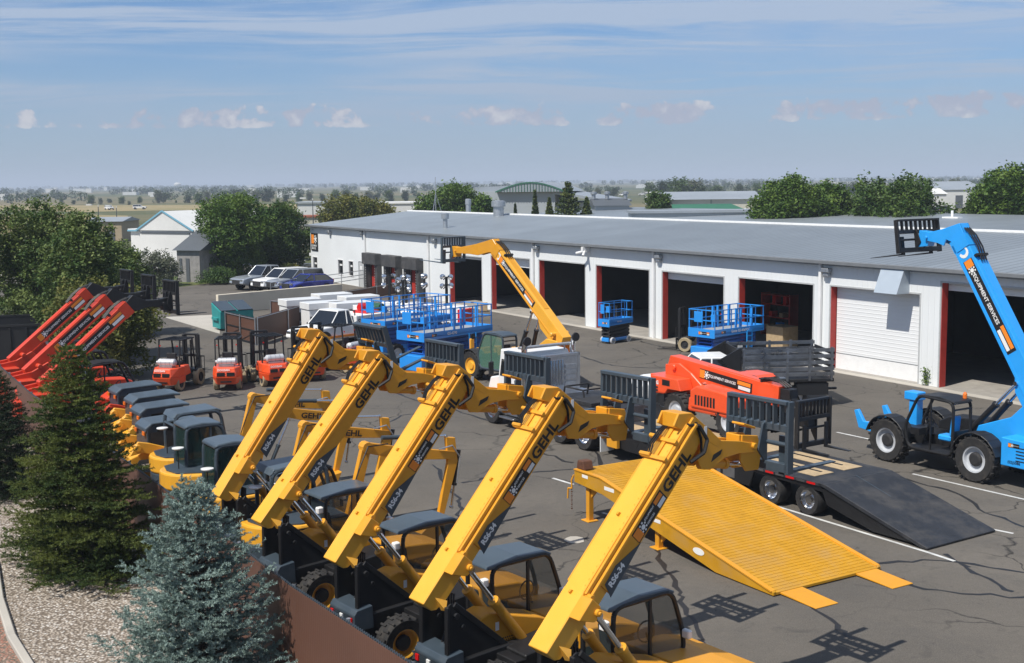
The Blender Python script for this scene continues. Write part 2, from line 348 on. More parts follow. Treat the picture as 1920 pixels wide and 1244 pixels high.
def gehl(e, eqdecal=True, tilt=0.):
    r = empty('telehandler')
    ce, se = math.cos(R(e)), math.sin(R(e)); BM = T(-.95, 0, 1.95) @ RY(-e)
    # chassis
    b = MB()
    b.prism([(-.55, .48), (-.45, .95), (.6, 1.0), (2.6, .92), (2.95, .8), (2.95, .5)], -.45, .45)
    b.tube((0, -.7, .46), (0, .7, .46), .12).tube((2.5, -.7, .46), (2.5, .7, .46), .12)
    b.box(.5, 1.7, .40, .95, .45, .92); b.box(.3, 1.9, -.95, -.40, .42, .92)
    b.build('chassis', 'black', r, bevel=.01)
    for s in (-1, 1):
        b = MB(); pr = [(-.62, .60), (-.62, 1.84), (-.52, 1.90), (-.38, 1.86), (.55, 1.02), (.75, .62)]
        b.prism(pr, s * .34 - .012, s * .34 + .012)
        b.beam((-.62, s * .36, .62), (-.60, s * .36, 1.86), .09, .045); b.beam((-.46, s * .36, 1.88), (.62, s * .36, .92), .09, .04, up=(0, 1, 0))
        b.tube((-.42, s * .34 - .05, 1.68), (-.42, s * .34 + .05, 1.68), .05, 12).tube((-.30, s * .34 - .05, 1.48), (-.30, s * .34 + .05, 1.48), .04, 12)
        b.build('boom_support_plate', 'black', r, bevel=.008)
    b = MB(); b.prism([(-.74, .70), (-.74, 1.00), (-.68, 1.08), (-.36, 1.12), (-.34, .70)], -.46, .40); lb = b.build('rear_light_box', 'slate', r, bevel=.012)
    for y, m in ((-.36, 'tailred'), (-.03, 'signwhite'), (.29, 'tailred')):
        b = MB(); b.box(-.765, -.735, y - .045, y + .045, .84, .94); b.build('light', m, lb)
    perf(lb, T(-.742, .40, .72) @ RZ(-90) @ RX(90), 0, .84, 0, .26, .036)
    # body
    b = MB(); b.prism([(.08, .82), (.0, 1.22), (.13, 1.50), (.30, 1.54), (1.35, 1.24), (1.6, 1.12), (1.62, .82)], -.29, .20)
    hood = b.build('engine_hood', 'yellow2', r, bevel=.025, seg=2)
    b = MB(); b.prism([(1.62, .80), (1.60, 1.14), (2.5, 1.06), (3.0, .92), (3.0, .78)], -.98, .98); b.build('front_body', 'yellow2', r, bevel=.03, seg=2)
    b = MB(); b.prism([(.5, .88), (.5, .98), (1.6, 1.10), (1.6, .88)], -.95, -.32); b.build('running_board', 'black', r, bevel=.02)
    perf(hood, T(0, -.293, 0) @ RX(90), .35, .80, .86, 1.12); perf(hood, T(.32, -.26, 1.542) @ RY(16), .22, .98, .03, .40)
    perf(hood, T(.0, -.27, 1.225) @ RY(-65), .03, .26, .02, .42)
    b = MB(); b.box(.40, .47, -.297, -.291, 1.22, 1.36); b.build('warning_label', 'signwhite', hood)
    b = MB(); b.box(-.25, .10, -.28, .25, .95, 1.25); b.lathe([(.09, 0), (.09, .3), (.05, .34), (.001, .34)], 12, 'z', c=(-.1, .12, 1.2)); b.build('air_filter', 'blackm', r, bevel=.03)
    # cab on the left
    cb = MB(); Y0, Y1 = .30, 1.0
    out = rounded([(.78, 0, 1.0), (.78, 0, 2.06), (2.02, 0, 2.08), (2.28, 0, 1.35), (2.30, 0, 1.0)], .20)
    for y in (Y0, Y1): loop(cb, [(p[0], y, p[2]) for p in out], .04, 8)
    cb.box(.76, 2.3, Y0, Y1, .55, .98); cb.beam((1.55, Y0, 1.0), (1.55, Y0, 2.05), .04, .05); 
    cab = cb.build('cab', 'black', r, smooth=False)
    b = MB(); b.prism([(.68, 2.02), (.70, 2.08), (1.35, 2.15), (1.95, 2.12), (2.08, 2.06), (2.05, 2.02)], Y0 - .02, Y1 + .06); b.build('cab_roof', 'slatel', cab, bevel=.02, seg=2)
    b = MB(); b.prism([(p[0], p[2]) for p in out], Y0 - .004, Y0 + .004)
    b.add([(2.06, Y0, 2.03), (2.28, Y0, 1.35), (2.28, Y1, 1.35), (2.06, Y1, 2.03)], [(0, 1, 2, 3)]); b.add([(.80, Y0, 2.), (.80, Y0, 1.05), (.80, Y1, 1.05), (.80, Y1, 2.)], [(0, 1, 2, 3)])
    b.build('window', 'glass', cab)
    b = MB(); b.box(1.0, 1.45, .45, .85, 1.0, 1.14); b.prism([(.98, 1.1), (1.08, 1.1), (.98, 1.68), (.90, 1.68)], .48, .82); b.build('seat', 'blackm', cab, bevel=.03)
    b = MB(); b.tube((1.95, .65, 1.0), (1.82, .65, 1.33), .03)
    ring = [Vector((1.80, .65, 1.36)) + Vector((.08 * math.cos(a), .17 * math.sin(a), .15 * math.cos(a))) for a in [i * math.pi / 8 for i in range(16)]]
    loop(b, ring, .014, 6); b.build('steering_wheel', 'black', cab)
    b = MB(); b.box(.62, .76, .34, .46, 1.72, 1.86); b.build('work_light', 'whitem', cab, bevel=.02); b = MB(); b.box(2.2, 2.3, .1, .26, 1.28, 1.42); b.build('work_light', 'whitem', cab, bevel=.02)
    for x, nm in ((0, 1), (2.5, 2)):
        for y in (-.80, .80): wheel(r, x, y, .46, .46, .34, 'yellow', lugs=18, dish=.75, hubm='blackm')
    # boom
    b = MB().at(BM); b.prism([(0, 0), (4.02, 0), (4.02, -.40), (1.0, -.40), (.80, -.36), (.3, -.36), (.06, -.30), (0, -.22)], -.20, .20)
    b.prism([(0, .004), (1.0, .004), (1.0, -.03), (0, -.03)], -.215, .205)
    bo = b.build('boom', 'yellow', r, bevel=.012)
    b = MB().at(BM); b.prism([(.60, .0), (.97, .0), (.97, -.22), (.86, -.32), (.74, -.28)], -.43, -.19); b.tube((.87, -.48, -.22), (.87, -.2, -.22), .055, 14).tube((.87, -.51, -.22), (.87, -.44, -.22), .03, 10)
    b.build('boom_pivot', 'yellow2', bo, bevel=.01)
    b = MB().at(BM); b.prism([(.74, -.28), (.97, -.2), (.95, -.36)], .19, .43); b.build('boom_pivot', 'yellow2', bo, bevel=.01)
    b = MB().at(BM); b.add([(.20, -.2, -.12), (.28, -.2, -.38), (.12, -.34, -.36), (.10, -.2, -.38)], [(0, 1, 2), (0, 2, 3), (1, 3, 2), (0, 3, 1)]); b.build('pivot_flange', 'yellow', bo)
    b = MB().at(BM)
    b.box(1.00, 4.15, -.245, -.20, -.085, -.02); b.box(1.02, 4.10, -.285, -.22, -.155, -.10); b.box(1.1, 4.05, .2, .25, -.14, -.02)
    b.tube((1.0, -.33, -.10), (1.0, -.18, -.10), .055, 10)
    b.build('slide_rail', 'yellow2', bo, bevel=.008)
    b = MB().at(BM); b.prism([(1.25, -.17), (3.92, -.17), (3.86, -.44), (2.1, -.44), (1.25, -.48)], -.235, -.20); b.prism([(1.25, -.17), (3.9, -.17), (3.86, -.44), (2.1, -.44), (1.25, -.48)], .20, .235)
    b.box(3.2, 4.0, -.21, .21, -.44, -.2)
    web = b.build('inner_boom', 'yellow2', bo, bevel=.006)
    b = MB().at(BM); b.prism([(1.22, -.48), (1.30, -.25), (1.62, -.235), (2.15, -.43)], -.241, -.236); b.build('model_panel', 'slate', web)
    b = MB().at(BM @ T(1.33, -.243, -.345) @ RX(90)); b.text('RS6-34', .135, bold=.045); b.build('lettering', 'signwhite', web)
    b = MB().at(BM @ T(2.98, -.237, -.31) @ RX(90)); b.text('GEHL', .26, Matrix.Diagonal((1.12, 1, 1, 1)), bold=.035); b.build('lettering', 'signblack', web)
    if eqdecal: decal(web, BM @ T(2.12, -.239, -.305) @ RX(90), .82, .21, 2, True)
    b = MB().at(BM)     # hose bracket on the head
    b.box(3.30, 3.36, -.26, .26, .0, .05); b.box(3.62, 3.68, -.26, .26, .0, .05); b.tube((3.34, .05, .06), (3.34, .27, .05), .035, 8); b.tube((3.66, .05, .07), (3.66, .27, .07), .035, 8)
    b.box(3.3, 3.9, -.05, .02, 0, .03)
    b.build('hose_bracket', 'yellow2', bo)
    for x in (.95, 2.3): b = MB().at(BM); b.prism([(x - .035, 0), (x + .035, 0), (x + .02, .045), (x - .02, .045)], -.01, .03); b.build('lifting_eye', 'yellow2', bo)
    b = MB().at(BM)
    for k in range(26): b.box(1.1 + .108 * k, 1.125 + .108 * k, -.17, -.155, -.001, .0035)
    b.build('wear_pad_bolts', 'yellow2', bo)
    b = MB().at(BM)
    for k in range(3): b.path([(3.32, .06 + .04 * k, .05), (3.5, .06 + .04 * k, .12), (3.75, .06 + .04 * k, .10), (3.95, .06 + .04 * k, .03)], .014, 5)
    b.path([(3.6, -.27, -.42), (3.85, -.33, -.50), (4.05, -.30, -.45), (4.12, -.26, -.20), (4.0, -.22, -.02)], .03, 6); b.build('hose', 'hose', bo)
    # head: points are in machine axes relative to the boom tip
    tx, tz = -.95 + 4.15 * ce, 1.95 + 4.15 * se
    J = lambda x, z: (x - 1.85 + tx, z - 5.06 + tz)
    b = MB(); pr = [J(1.60, 5.12), J(1.88, 5.10), J(2.53, 4.59), J(2.97, 4.52), J(3.36, 4.42), J(3.36, 4.28), J(2.94, 4.32), J(2.62, 4.30), J(2.30, 4.16), J(2.10, 4.20), J(2.02, 4.36), J(2.12, 4.62), J(1.80, 4.82), J(1.5, 4.95)]
    for s in (-1, 1): b.prism(pr, s * .17 - .02, s * .17 + .02)
    b.prism([J(1.60, 5.125), J(1.88, 5.105), J(2.53, 4.595), J(2.45, 4.50), J(2.0, 4.75), J(1.6, 4.9)], -.192, .192)
    b.prism([J(2.2, 4.3), J(2.35, 4.2), J(2.9, 4.35), J(2.9, 4.45)], -.15, .15)
    jib = b.build('boom_head', 'yellow2', r, bevel=.008)
    b = MB(); c = J(2.36, 4.34); d = J(2.52, 4.42)
    b.prism([(c[0] - .05, c[1] - .06), (d[0], d[1] - .05), (d[0] + .04, d[1] + .03), (c[0], c[1] + .05)], -.194, -.19); b.build('slot', 'signblack', jib)
    b = MB(); p = J(2.15, 4.72); b.box(p[0], p[0] + .06, -.195, -.19, p[1], p[1] + .14); b.build('warning_label', 'signwhite', jib)
    b = MB(); b.path([(J(1.95, 4.95)[0], -.21, J(1.95, 4.95)[1]), (J(2.05, 4.7)[0], -.22, J(2.05, 4.7)[1]), (J(2.08, 4.45)[0], -.21, J(2.08, 4.45)[1])], .022, 6); b.build('hose', 'hose', jib)
    yk = MB(); pr = [J(3.05, 4.60), J(3.42, 4.54), J(3.52, 4.28), J(3.45, 3.98), J(3.15, 4.0), J(3.02, 4.18)]
    for s in (-1, 1): yk.prism(pr, s * .14 - .02, s * .14 + .02)
    yk.prism([J(3.0, 4.60), J(3.05, 4.60), J(3.05, 4.3), J(3.0, 4.3)], -.14, .14); yk.tube((J(3.28, 4.4)[0], -.24, J(3.28, 4.4)[1]), (J(3.28, 4.4)[0], .24, J(3.28, 4.4)[1]), .05, 12)
    yk.beam((J(3.12, 0)[0], 0, J(0, 4.76)[1]), (J(3.40, 0)[0], 0, J(0, 4.66)[1]), .26, .035); yk.build('quick_coupler', 'yellow2', jib, bevel=.008)
    a = J(2.25, 4.22); q = J(3.2, 4.10); cyl(r, (a[0], 0, a[1]), (q[0], 0, q[1]), .075, 'yellow2', 'chrome', .62, 'tilt_cylinder')
    ac = J(3.56, 3.96); carriage(r, ac[0], ac[1], 1.24, 1.16, tilt=tilt)
    # lift cylinders
    pin = BM @ Vector((.86, 0, -.26))
    for s in (-1, 1): cyl(r, (1.05, s * .36, .80), (pin.x, s * .36, pin.z), .085, 'yellow2', 'chrome', .60, 'lift_cylinder')
    b = MB()
    for k in range(4): b.path([(-.45, -.12 + .07 * k, 1.0), (-.25, -.14 + .08 * k, 1.45), (-.30, -.12 + .07 * k, 1.85), tuple(BM @ Vector((.45, -.1 + .06 * k, -.5)))], .018, 5)
    b.build('hose', 'hose', r)
    return r
_gs = [((395, 925), 53.0, 'farthest'), ((470, 973), 48.0, ''), ((606, 1045), 49.5, ''), ((766, 1121), 47.9, ''), ((990, 1210), 46.4, '')]
_gl = ['yellow compact telehandler farthest back in the row, raised boom just right of the blue spruce',
       'yellow compact telehandler second from the back, boom without a company strip, beside the excavators',
       'yellow compact telehandler in the middle of the row of five raised booms',
       'yellow compact telehandler second from the front, boom pointing at the yellow ramp end',
       'yellow compact telehandler nearest the camera, raised boom crossing over the yellow ramp']
for i, ((px, py), e, _) in enumerate(_gs):
    t = gehl(e, i >= 2, (18 if i == 0 else 0))
    g = at(px, py, 1.95) + fwd(52.3) * .95 - lft(52.3) * .2
    place(t, (g.x, g.y, 0), 52.3); tag(t, _gl[i], 'telehandler', 'yellow telehandlers with raised booms along the fence')
# ======================================================= ground
def sheet(name, pts, z, m, kind='structure', **k):
    b = MB(); b.add([(p[0], p[1], z) for p in pts], [tuple(range(len(pts)))]); a = sum(pts[i][0] * pts[(i + 1) % len(pts)][1] - pts[(i + 1) % len(pts)][0] * pts[i][1] for i in range(len(pts)))
    if a < 0: b.f = [tuple(reversed(f)) for f in b.f]
    o = b.build(name, m); o['kind'] = kind; return o
def gmat(name, build):
    m = bpy.data.materials.new(name); m.use_nodes = True; t = m.node_tree; b = t.nodes['Principled BSDF']; b.inputs['Roughness'].default_value = .9; b.inputs['Specular IOR Level'].default_value = .25
    g = t.nodes.new('ShaderNodeNewGeometry')
    def n(tp, **k):
        q = t.nodes.new(tp)
        for a, v in k.items(): setattr(q, a, v)
        return q
    def nz(scale, det=6, rough=.6, dist=0., vec=None):
        q = n('ShaderNodeTexNoise'); q.inputs['Scale'].default_value = scale; q.inputs['Detail'].default_value = det; q.inputs['Roughness'].default_value = rough; q.inputs['Distortion'].default_value = dist
        t.links.new(vec or g.outputs['Position'], q.inputs['Vector']); return q.outputs['Fac']
    def mr(v, a, b_, c=0., d=1.):
        q = n('ShaderNodeMapRange'); t.links.new(v, q.inputs[0])
        for i, x in enumerate((a, b_, c, d)): q.inputs[i + 1].default_value = x
        return q.outputs[0]
    def mx(f, a, b_, bt='MIX'):
        q = n('ShaderNodeMix', data_type='RGBA', blend_type=bt)
        for i, x in ((0, f), (6, a), (7, b_)):
            if isinstance(x, (int, float)): q.inputs[i].default_value = x
            elif isinstance(x, tuple): q.inputs[i].default_value = (*x, 1)
            else: t.links.new(x, q.inputs[i])
        return q.outputs[2]
    build(t, b, g, n, nz, mr, mx); MT[name] = m
def _asph(t, b, g, n, nz, mr, mx):
    c = mx(mr(nz(.12, 5, .6), .35, .65), (.078, .070, .060), (.132, .117, .098))
    c = mx(mr(nz(.5, 7, .7, .6), .48, .72, 0, .6), c, (.068, .064, .059))
    c = mx(mr(nz(38, 3, .75), .42, .68, 0, .5), c, (.21, .19, .165))
    c = mx(mr(nz(2.6, 4, .7, 2.), .62, .72, 0, .55), c, (.035, .033, .032))
    c = mx(mr(nz(7, 5, .7), .35, .7, 0, .25), c, (.06, .055, .05))
    c = mx(mr(nz(1.4, 5, .6, 1.), .60, .75, 0, .5), c, (.040, .039, .038))
    v = n('ShaderNodeTexVoronoi', feature='DISTANCE_TO_EDGE'); v.inputs['Scale'].default_value = .30
    w_ = n('ShaderNodeTexNoise'); w_.inputs['Scale'].default_value = .8; w_.inputs['Detail'].default_value = 6; t.links.new(g.outputs['Position'], w_.inputs['Vector'])
    ad = n('ShaderNodeVectorMath', operation='MULTIPLY_ADD'); t.links.new(w_.outputs['Color'], ad.inputs[0]); ad.inputs[1].default_value = (1.6, 1.6, 0); t.links.new(g.outputs['Position'], ad.inputs[2]); t.links.new(ad.outputs[0], v.inputs['Vector'])
    k = n('ShaderNodeMath', operation='MULTIPLY'); t.links.new(mr(v.outputs['Distance'], .0, .012, 1, 0), k.inputs[0]); t.links.new(mr(nz(.09, 2), .46, .54), k.inputs[1])
    c = mx(k.outputs[0], c, (.022, .021, .020))
    t.links.new(c, b.inputs['Base Color'])
    bp = n('ShaderNodeBump'); bp.inputs['Strength'].default_value = .35; bp.inputs['Distance'].default_value = .01; t.links.new(nz(45, 4, .7), bp.inputs['Height']); t.links.new(bp.outputs[0], b.inputs['Normal'])
gmat('asphalt', _asph)
def _plain(t, b, g, n, nz, mr, mx):
    c = mx(mr(nz(.004, 4, .6), .42, .58), (.07, .085, .030), (.19, .155, .085))
    c = mx(mr(nz(.0011, 5, .65), .46, .60), c, (.045, .07, .030))
    c = mx(mr(nz(.02, 6, .7), .45, .7, 0, .5), c, (.17, .15, .09))
    t.links.new(c, b.inputs['Base Color'])
gmat('plain', _plain)
def _grass(t, b, g, n, nz, mr, mx):
    c = mx(mr(nz(.35, 6, .7), .4, .65), (.055, .10, .018), (.17, .15, .055)); t.links.new(mx(mr(nz(9, 4), .4, .7, 0, .5), c, (.03, .06, .012)), b.inputs['Base Color'])
gmat('grass', _grass)
def _dry(t, b, g, n, nz, mr, mx):
    c = mx(mr(nz(.03, 6, .7), .4, .65), (.30, .235, .12), (.22, .19, .085)); t.links.new(c, b.inputs['Base Color'])
gmat('drygrass', _dry)
def _gravel(c1, c2, c3):
    def f(t, b, g, n, nz, mr, mx):
        v = n('ShaderNodeTexVoronoi'); v.inputs['Scale'].default_value = 17; t.links.new(g.outputs['Position'], v.inputs['Vector'])
        s = n('ShaderNodeSeparateColor'); t.links.new(v.outputs['Color'], s.inputs[0])
        c = mx(s.outputs[0], c1, c2); c = mx(mr(s.outputs[1], .7, .95), c, c3); c = mx(mr(v.outputs['Distance'], .30, .62), c, (.16, .13, .10))
        c = mx(mr(nz(.6, 5), .35, .7, 0, .22), c, (.20, .15, .11)); t.links.new(c, b.inputs['Base Color'])
        bp = n('ShaderNodeBump'); bp.inputs['Strength'].default_value = 1.; bp.inputs['Distance'].default_value = .035; bp.invert = True; t.links.new(v.outputs['Distance'], bp.inputs['Height']); t.links.new(bp.outputs[0], b.inputs['Normal'])
    return f
gmat('gravel', _gravel((.54, .48, .41), (.38, .32, .26), (.70, .67, .62))); gmat('redgravel', _gravel((.42, .20, .14), (.30, .13, .09), (.5, .33, .26)))
o = sheet('ground', [(-16000, -40), (16000, -40), (16000, 16000), (-16000, 16000)], -.02, 'plain')
UA = -30.5                                           # the long axis of the yard
U = fwd(-29.75); NN = Vector((math.cos(R(-29.75)), -math.sin(R(-29.75)), 0)); B0 = Vector((16.82, 49.86, 0))
def WP(s, t, z=0): return B0 + U * s + NN * t + Vector((0, 0, z))
F0 = at(767, 1244, 1.9); F0.z = 0; F1 = at(544, 1099, 1.9); F1.z = 0; F2 = at(290, 905, 1.9); F2.z = 0; F3 = at(55, 737, 1.9); F3.z = 0; F4 = at(0, 688, 1.9); F4.z = 0
FM = F0 - (F1 - F0) * 3.0
FE = F4 + (F4 - F3) * .8
yard = [FM, F0, F1, F2, F3, FE, at(-300, 545), at(300, 497), at(455, 497), at(560, 500), WP(74, 0), WP(74, 12), WP(-40, 12), WP(-90, 12), (25, -35, 0)]
sheet('yard_asphalt', [(p[0], p[1]) for p in yard], 0.0, 'asphalt')
g0 = [FM, F0, F1, F2, F3, FE, at(-500, 640), Vector((-60, 0, 0)), Vector((-8, 2, 0))]
sheet('gravel_bed', [(p[0], p[1]) for p in g0], .004, 'gravel')
kb = [at(-60, 960), at(-10, 1060), at(0, 1130), at(22, 1200), at(60, 1262), at(110, 1400)]
sheet('red_gravel', [(p.x, p.y) for p in kb] + [(-40, 8), (-50, 25)], .009, 'redgravel')
b = MB()
for p, q in zip(kb[:-1], kb[1:]): b.beam(p + Vector((0, 0, .05)), q + Vector((0, 0, .05)), .16, .13)
o = b.build('gravel_edging', 'concrete', bevel=.02); o['kind'] = 'structure'
b_ = MB(); g_ = at(1077, 1013); b_.add([(g_.x + .22 * math.cos(i * .63) * (1 + .2 * (i % 2)), g_.y + .3 * math.sin(i * .63), .007) for i in range(10)], [tuple(range(10))]); o_ = b_.build('dried_paint_spill', 'concrete'); o_['kind'] = 'structure'
# painted lines
MT['paint'] = mat('paint', (.55, .55, .53), .8, 0, .3, 3, dirt=.6)
b = MB()
def strip(b, p, q, w_, z=.006):
    p = Vector((p.x, p.y, z)); q = Vector((q.x, q.y, z)); n_ = (q - p).cross(Vector((0, 0, 1))).normalized() * w_ / 2
    b.add([p - n_, q - n_, q + n_, p + n_], [(3, 2, 1, 0)])
for a, c in (((1440, 945), (1745, 1038)), ((1569, 811), (1630, 824)), ((1711, 889), (1925, 938)), ((1745, 1038), (1790, 1053)), ((1835, 988), (1900, 1001)), ((1036, 897), (1075, 909)), ((1130, 962), (1170, 975))): strip(b, at(*a), at(*c), .10)
o = b.build('painted_lines', 'paint'); o['kind'] = 'structure'
mat('tar', (.016, .015, .015), .55, 0, .2, 5)
cr = [[(1062, 658), (1085, 668), (1130, 682), (1180, 690), (1240, 690), (1300, 680)], [(810, 870), (835, 905), (858, 935), (862, 960), (850, 985), (868, 1010)], [(868, 905), (930, 893), (1000, 885), (1075, 880)],
      [(660, 800), (700, 812), (715, 800), (755, 780), (800, 770)], [(1238, 1005), (1236, 1050), (1270, 1100), (1280, 1140), (1310, 1190), (1340, 1222), (1380, 1250)], [(670, 935), (665, 965), (700, 1000)],
      [(1380, 860), (1480, 880)], [(1640, 1075), (1760, 1110), (1930, 1120)], [(1500, 1112), (1560, 1170), (1600, 1200)], [(700, 720), (760, 745), (840, 765), (920, 790)], [(1200, 640), (1230, 648), (1250, 655)], [(930, 740), (990, 770)], [(1700, 900), (1790, 925), (1850, 960), (1925, 990)],
      [(690, 615), (705, 640), (700, 660)], [(330, 640), (380, 655)], [(1440, 1010), (1540, 1050), (1640, 1060), (1760, 1050), (1925, 1075)], [(1780, 1040), (1830, 1075), (1900, 1110)], [(1090, 800), (1130, 870), (1110, 900)], [(960, 820), (1010, 850), (1075, 868)]]
b = MB(); rr = random.Random(3)
for k, ln in enumerate(cr):
    P = [at(*p) for p in ln]; Q = []
    for p, q in zip(P[:-1], P[1:]):
        for j in range(5): Q.append(p.lerp(q, j / 5) + Vector((rr.uniform(-.10, .10), rr.uniform(-.14, .14), 0)))
    Q.append(P[-1]); wd = [rr.uniform(.05, .15) for _ in Q]; vs = []
    for i, p in enumerate(Q):
        d = (Q[min(i + 1, len(Q) - 1)] - Q[max(i - 1, 0)]).normalized(); n_ = Vector((-d.y, d.x, 0)) * wd[i] / 2
        vs += [(p.x - n_.x, p.y - n_.y, .0035 + k * .0001), (p.x + n_.x, p.y + n_.y, .0035 + k * .0001)]
    b.add(vs, [(2 * i, 2 * i + 2, 2 * i + 3, 2 * i + 1)[::-1] for i in range(len(Q) - 1)])
o = b.build('crack_sealer', 'tar'); o['kind'] = 'structure'
def Q4(name, pts, z, m): return sheet(name, [(at(*p).x, at(*p).y) for p in pts], z, m)
Q4('concrete_pad', [(307, 595), (412, 590), (412, 626), (404, 624)], .004, 'concrete')
Q4('grass_verge', [(-200, 545), (290, 520), (420, 515), (440, 522), (385, 533), (280, 545)], .012, 'grass')
Q4('street', [(-300, 530), (300, 506), (560, 495), (575, 488), (300, 497), (-300, 515)], .008, 'concrete')
Q4('dry_field', [(-100, 392), (160, 398), (300, 395), (560, 392), (610, 383), (100, 386), (-100, 386)], .02, 'drygrass')
Q4('dry_field', [(200, 438), (240, 425), (240, 405), (130, 402), (-200, 405), (-200, 440)], .03, 'drygrass')
# ======================================================= service building
def ribbed(name, c, axis, scale, var=.05, rough=.45, metal=0., stain_rib_shade=0.):
    m = bpy.data.materials.new(name); m.use_nodes = True; t = m.node_tree; b = t.nodes['Principled BSDF']
    tx = t.nodes.new('ShaderNodeTexCoord'); s = t.nodes.new('ShaderNodeSeparateXYZ'); t.links.new(tx.outputs['Object'], s.inputs[0])
    def m_(op, a, v=None):
        q = t.nodes.new('ShaderNodeMath'); q.operation = op; t.links.new(a, q.inputs[0])
        if v is not None: q.inputs[1].default_value = v
        return q.outputs[0]
    fr = m_('FRACT', m_('MULTIPLY', s.outputs[axis], scale)); d = m_('ABSOLUTE', m_('SUBTRACT', fr, .5))
    r = t.nodes.new('ShaderNodeMapRange'); t.links.new(d, r.inputs[0]); r.inputs[1].default_value = .36; r.inputs[2].default_value = .46; 
    bp = t.nodes.new('ShaderNodeBump'); bp.inputs['Distance'].default_value = .03; bp.inputs['Strength'].default_value = .8 if stain_rib_shade else .35; t.links.new(r.outputs[0], bp.inputs['Height']); t.links.new(bp.outputs[0], b.inputs['Normal'])
    n = t.nodes.new('ShaderNodeTexNoise'); n.inputs['Scale'].default_value = .35; n.inputs['Detail'].default_value = 6; t.links.new(tx.outputs['Object'], n.inputs['Vector'])
    q = t.nodes.new('ShaderNodeMapRange'); t.links.new(n.outputs['Fac'], q.inputs[0]); q.inputs[1].default_value = .3; q.inputs[2].default_value = .7; q.inputs[3].default_value = 1 - var; q.inputs[4].default_value = 1 + var
    h = t.nodes.new('ShaderNodeMix'); h.data_type = 'RGBA'; h.blend_type = 'MULTIPLY'; h.inputs[0].default_value = 1; h.inputs[6].default_value = (*c, 1); t.links.new(q.outputs[0], h.inputs[7]); out = h.outputs[2]
    if stain_rib_shade:
        r9 = t.nodes.new('ShaderNodeMapRange'); t.links.new(r.outputs[0], r9.inputs[0]); r9.inputs[3].default_value = 1.04; r9.inputs[4].default_value = .72; h9 = t.nodes.new('ShaderNodeMix'); h9.data_type = 'RGBA'; h9.blend_type = 'MULTIPLY'; h9.inputs[0].default_value = 1; t.links.new(out, h9.inputs[6]); t.links.new(r9.outputs[0], h9.inputs[7]); out = h9.outputs[2]  # rib lines darkened in the colour, standing in for their relief shading
    if stain_rib_shade:       # dull weathered bands between the panels
        fl = m_('FLOOR', m_('MULTIPLY', s.outputs[axis], .11)); w_ = t.nodes.new('ShaderNodeTexWhiteNoise'); w_.noise_dimensions = '1D'; t.links.new(fl, w_.inputs['W'])
        q2 = t.nodes.new('ShaderNodeMapRange'); t.links.new(w_.outputs['Value'], q2.inputs[0]); q2.inputs[3].default_value = 1 - stain_rib_shade; q2.inputs[4].default_value = 1 + stain_rib_shade * .6
        h2 = t.nodes.new('ShaderNodeMix'); h2.data_type = 'RGBA'; h2.blend_type = 'MULTIPLY'; h2.inputs[0].default_value = 1; t.links.new(out, h2.inputs[6]); t.links.new(q2.outputs[0], h2.inputs[7]); out = h2.outputs[2]
    t.links.new(out, b.inputs['Base Color']); b.inputs['Roughness'].default_value = rough; b.inputs['Metallic'].default_value = metal; MT[name] = m
ribbed('siding', (.74, .76, .76), 0, 3.3, .04, .5); ribbed('roofmetal', (.285, .315, .335), 0, 2.0, .08, .42, .35, .22)
ribbed('doorslat', (.76, .77, .77), 2, 6., .03, .5)
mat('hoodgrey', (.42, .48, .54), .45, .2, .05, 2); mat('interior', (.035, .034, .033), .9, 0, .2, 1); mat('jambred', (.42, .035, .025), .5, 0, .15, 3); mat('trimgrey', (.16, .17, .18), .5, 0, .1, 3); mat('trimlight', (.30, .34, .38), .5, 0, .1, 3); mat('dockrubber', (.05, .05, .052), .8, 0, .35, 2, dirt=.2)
mat('floorc', (.30, .28, .25), .8, 0, .2, 1.5, dirt=.3)
BZ = 4.75
# building axes: +X along the wall (away, to the left), +Y into the building
br = empty('service_building', 'long white metal sided workshop with grey roof, open roller doors and loading docks', 'building')
br.location = B0; Mb = Matrix(((U.x, NN.x, 0, 0), (U.y, NN.y, 0, 0), (0, 0, 1, 0), (0, 0, 0, 1)))
# U x NN points down, so mirror-free frame: use X = -U
Xa = -U; br.rotation_euler = (0, 0, math.atan2(Xa.y, Xa.x))
# local x = -s ; local y = +90deg from Xa -> equals NN?
def S(s): return -s
doors = [(42.68, 37.92, 3.42), (36.57, 31.56, 3.62), (30.39, 25.19, 3.64), (24.01, 18.88, 3.65), (17.68, 12.63, 3.66), (11.46, 6.35, 3.70), (5.25, .19, 3.72), (-.91, -6.2, 4.28), (-8, -13, 4.28)]
docks = [(57.2, 54.6), (53.3, 50.7), (49.6, 47.0)]
opn = sorted([(S(a), S(b_), 0, h) for a, b_, h in doors] + [(S(a), S(b_), 0, 2.75) for a, b_ in docks] + [(S(63.85), S(62.7), .78, 2.04), (S(61.45), S(60.45), .80, 2.04), (S(69.85), S(68.75), .6, 2.0)])
b = MB(); x = S(70.35); XE = 20.
for x0, x1, z0, z1 in opn:
    b.box(x, x0, 0, .2, 0, BZ); b.box(x0, x1, 0, .2, z1, BZ)
    if z0 > 0: b.box(x0, x1, 0, .2, 0, z0)
    x = x1
b.box(x, XE, 0, .2, 0, BZ)
wl = b.build('wall', 'siding', br)
b = MB(); b.add([(S(70.35), 0, 0), (S(70.35), 20, 0), (S(70.35), 20, BZ), (S(70.35), 10, BZ + 1.0), (S(70.35), 0, BZ)], [(0, 1, 2, 3, 4)][::-1]); b.box(S(70.35), XE, 19.8, 20, 0, BZ); b.build('wall', 'whitem', br)
b = MB(); b.box(S(70.2), XE, 8.6, 8.7, 0, BZ); b.box(S(70.2), XE, .25, 8.6, BZ - .06, BZ - .02)
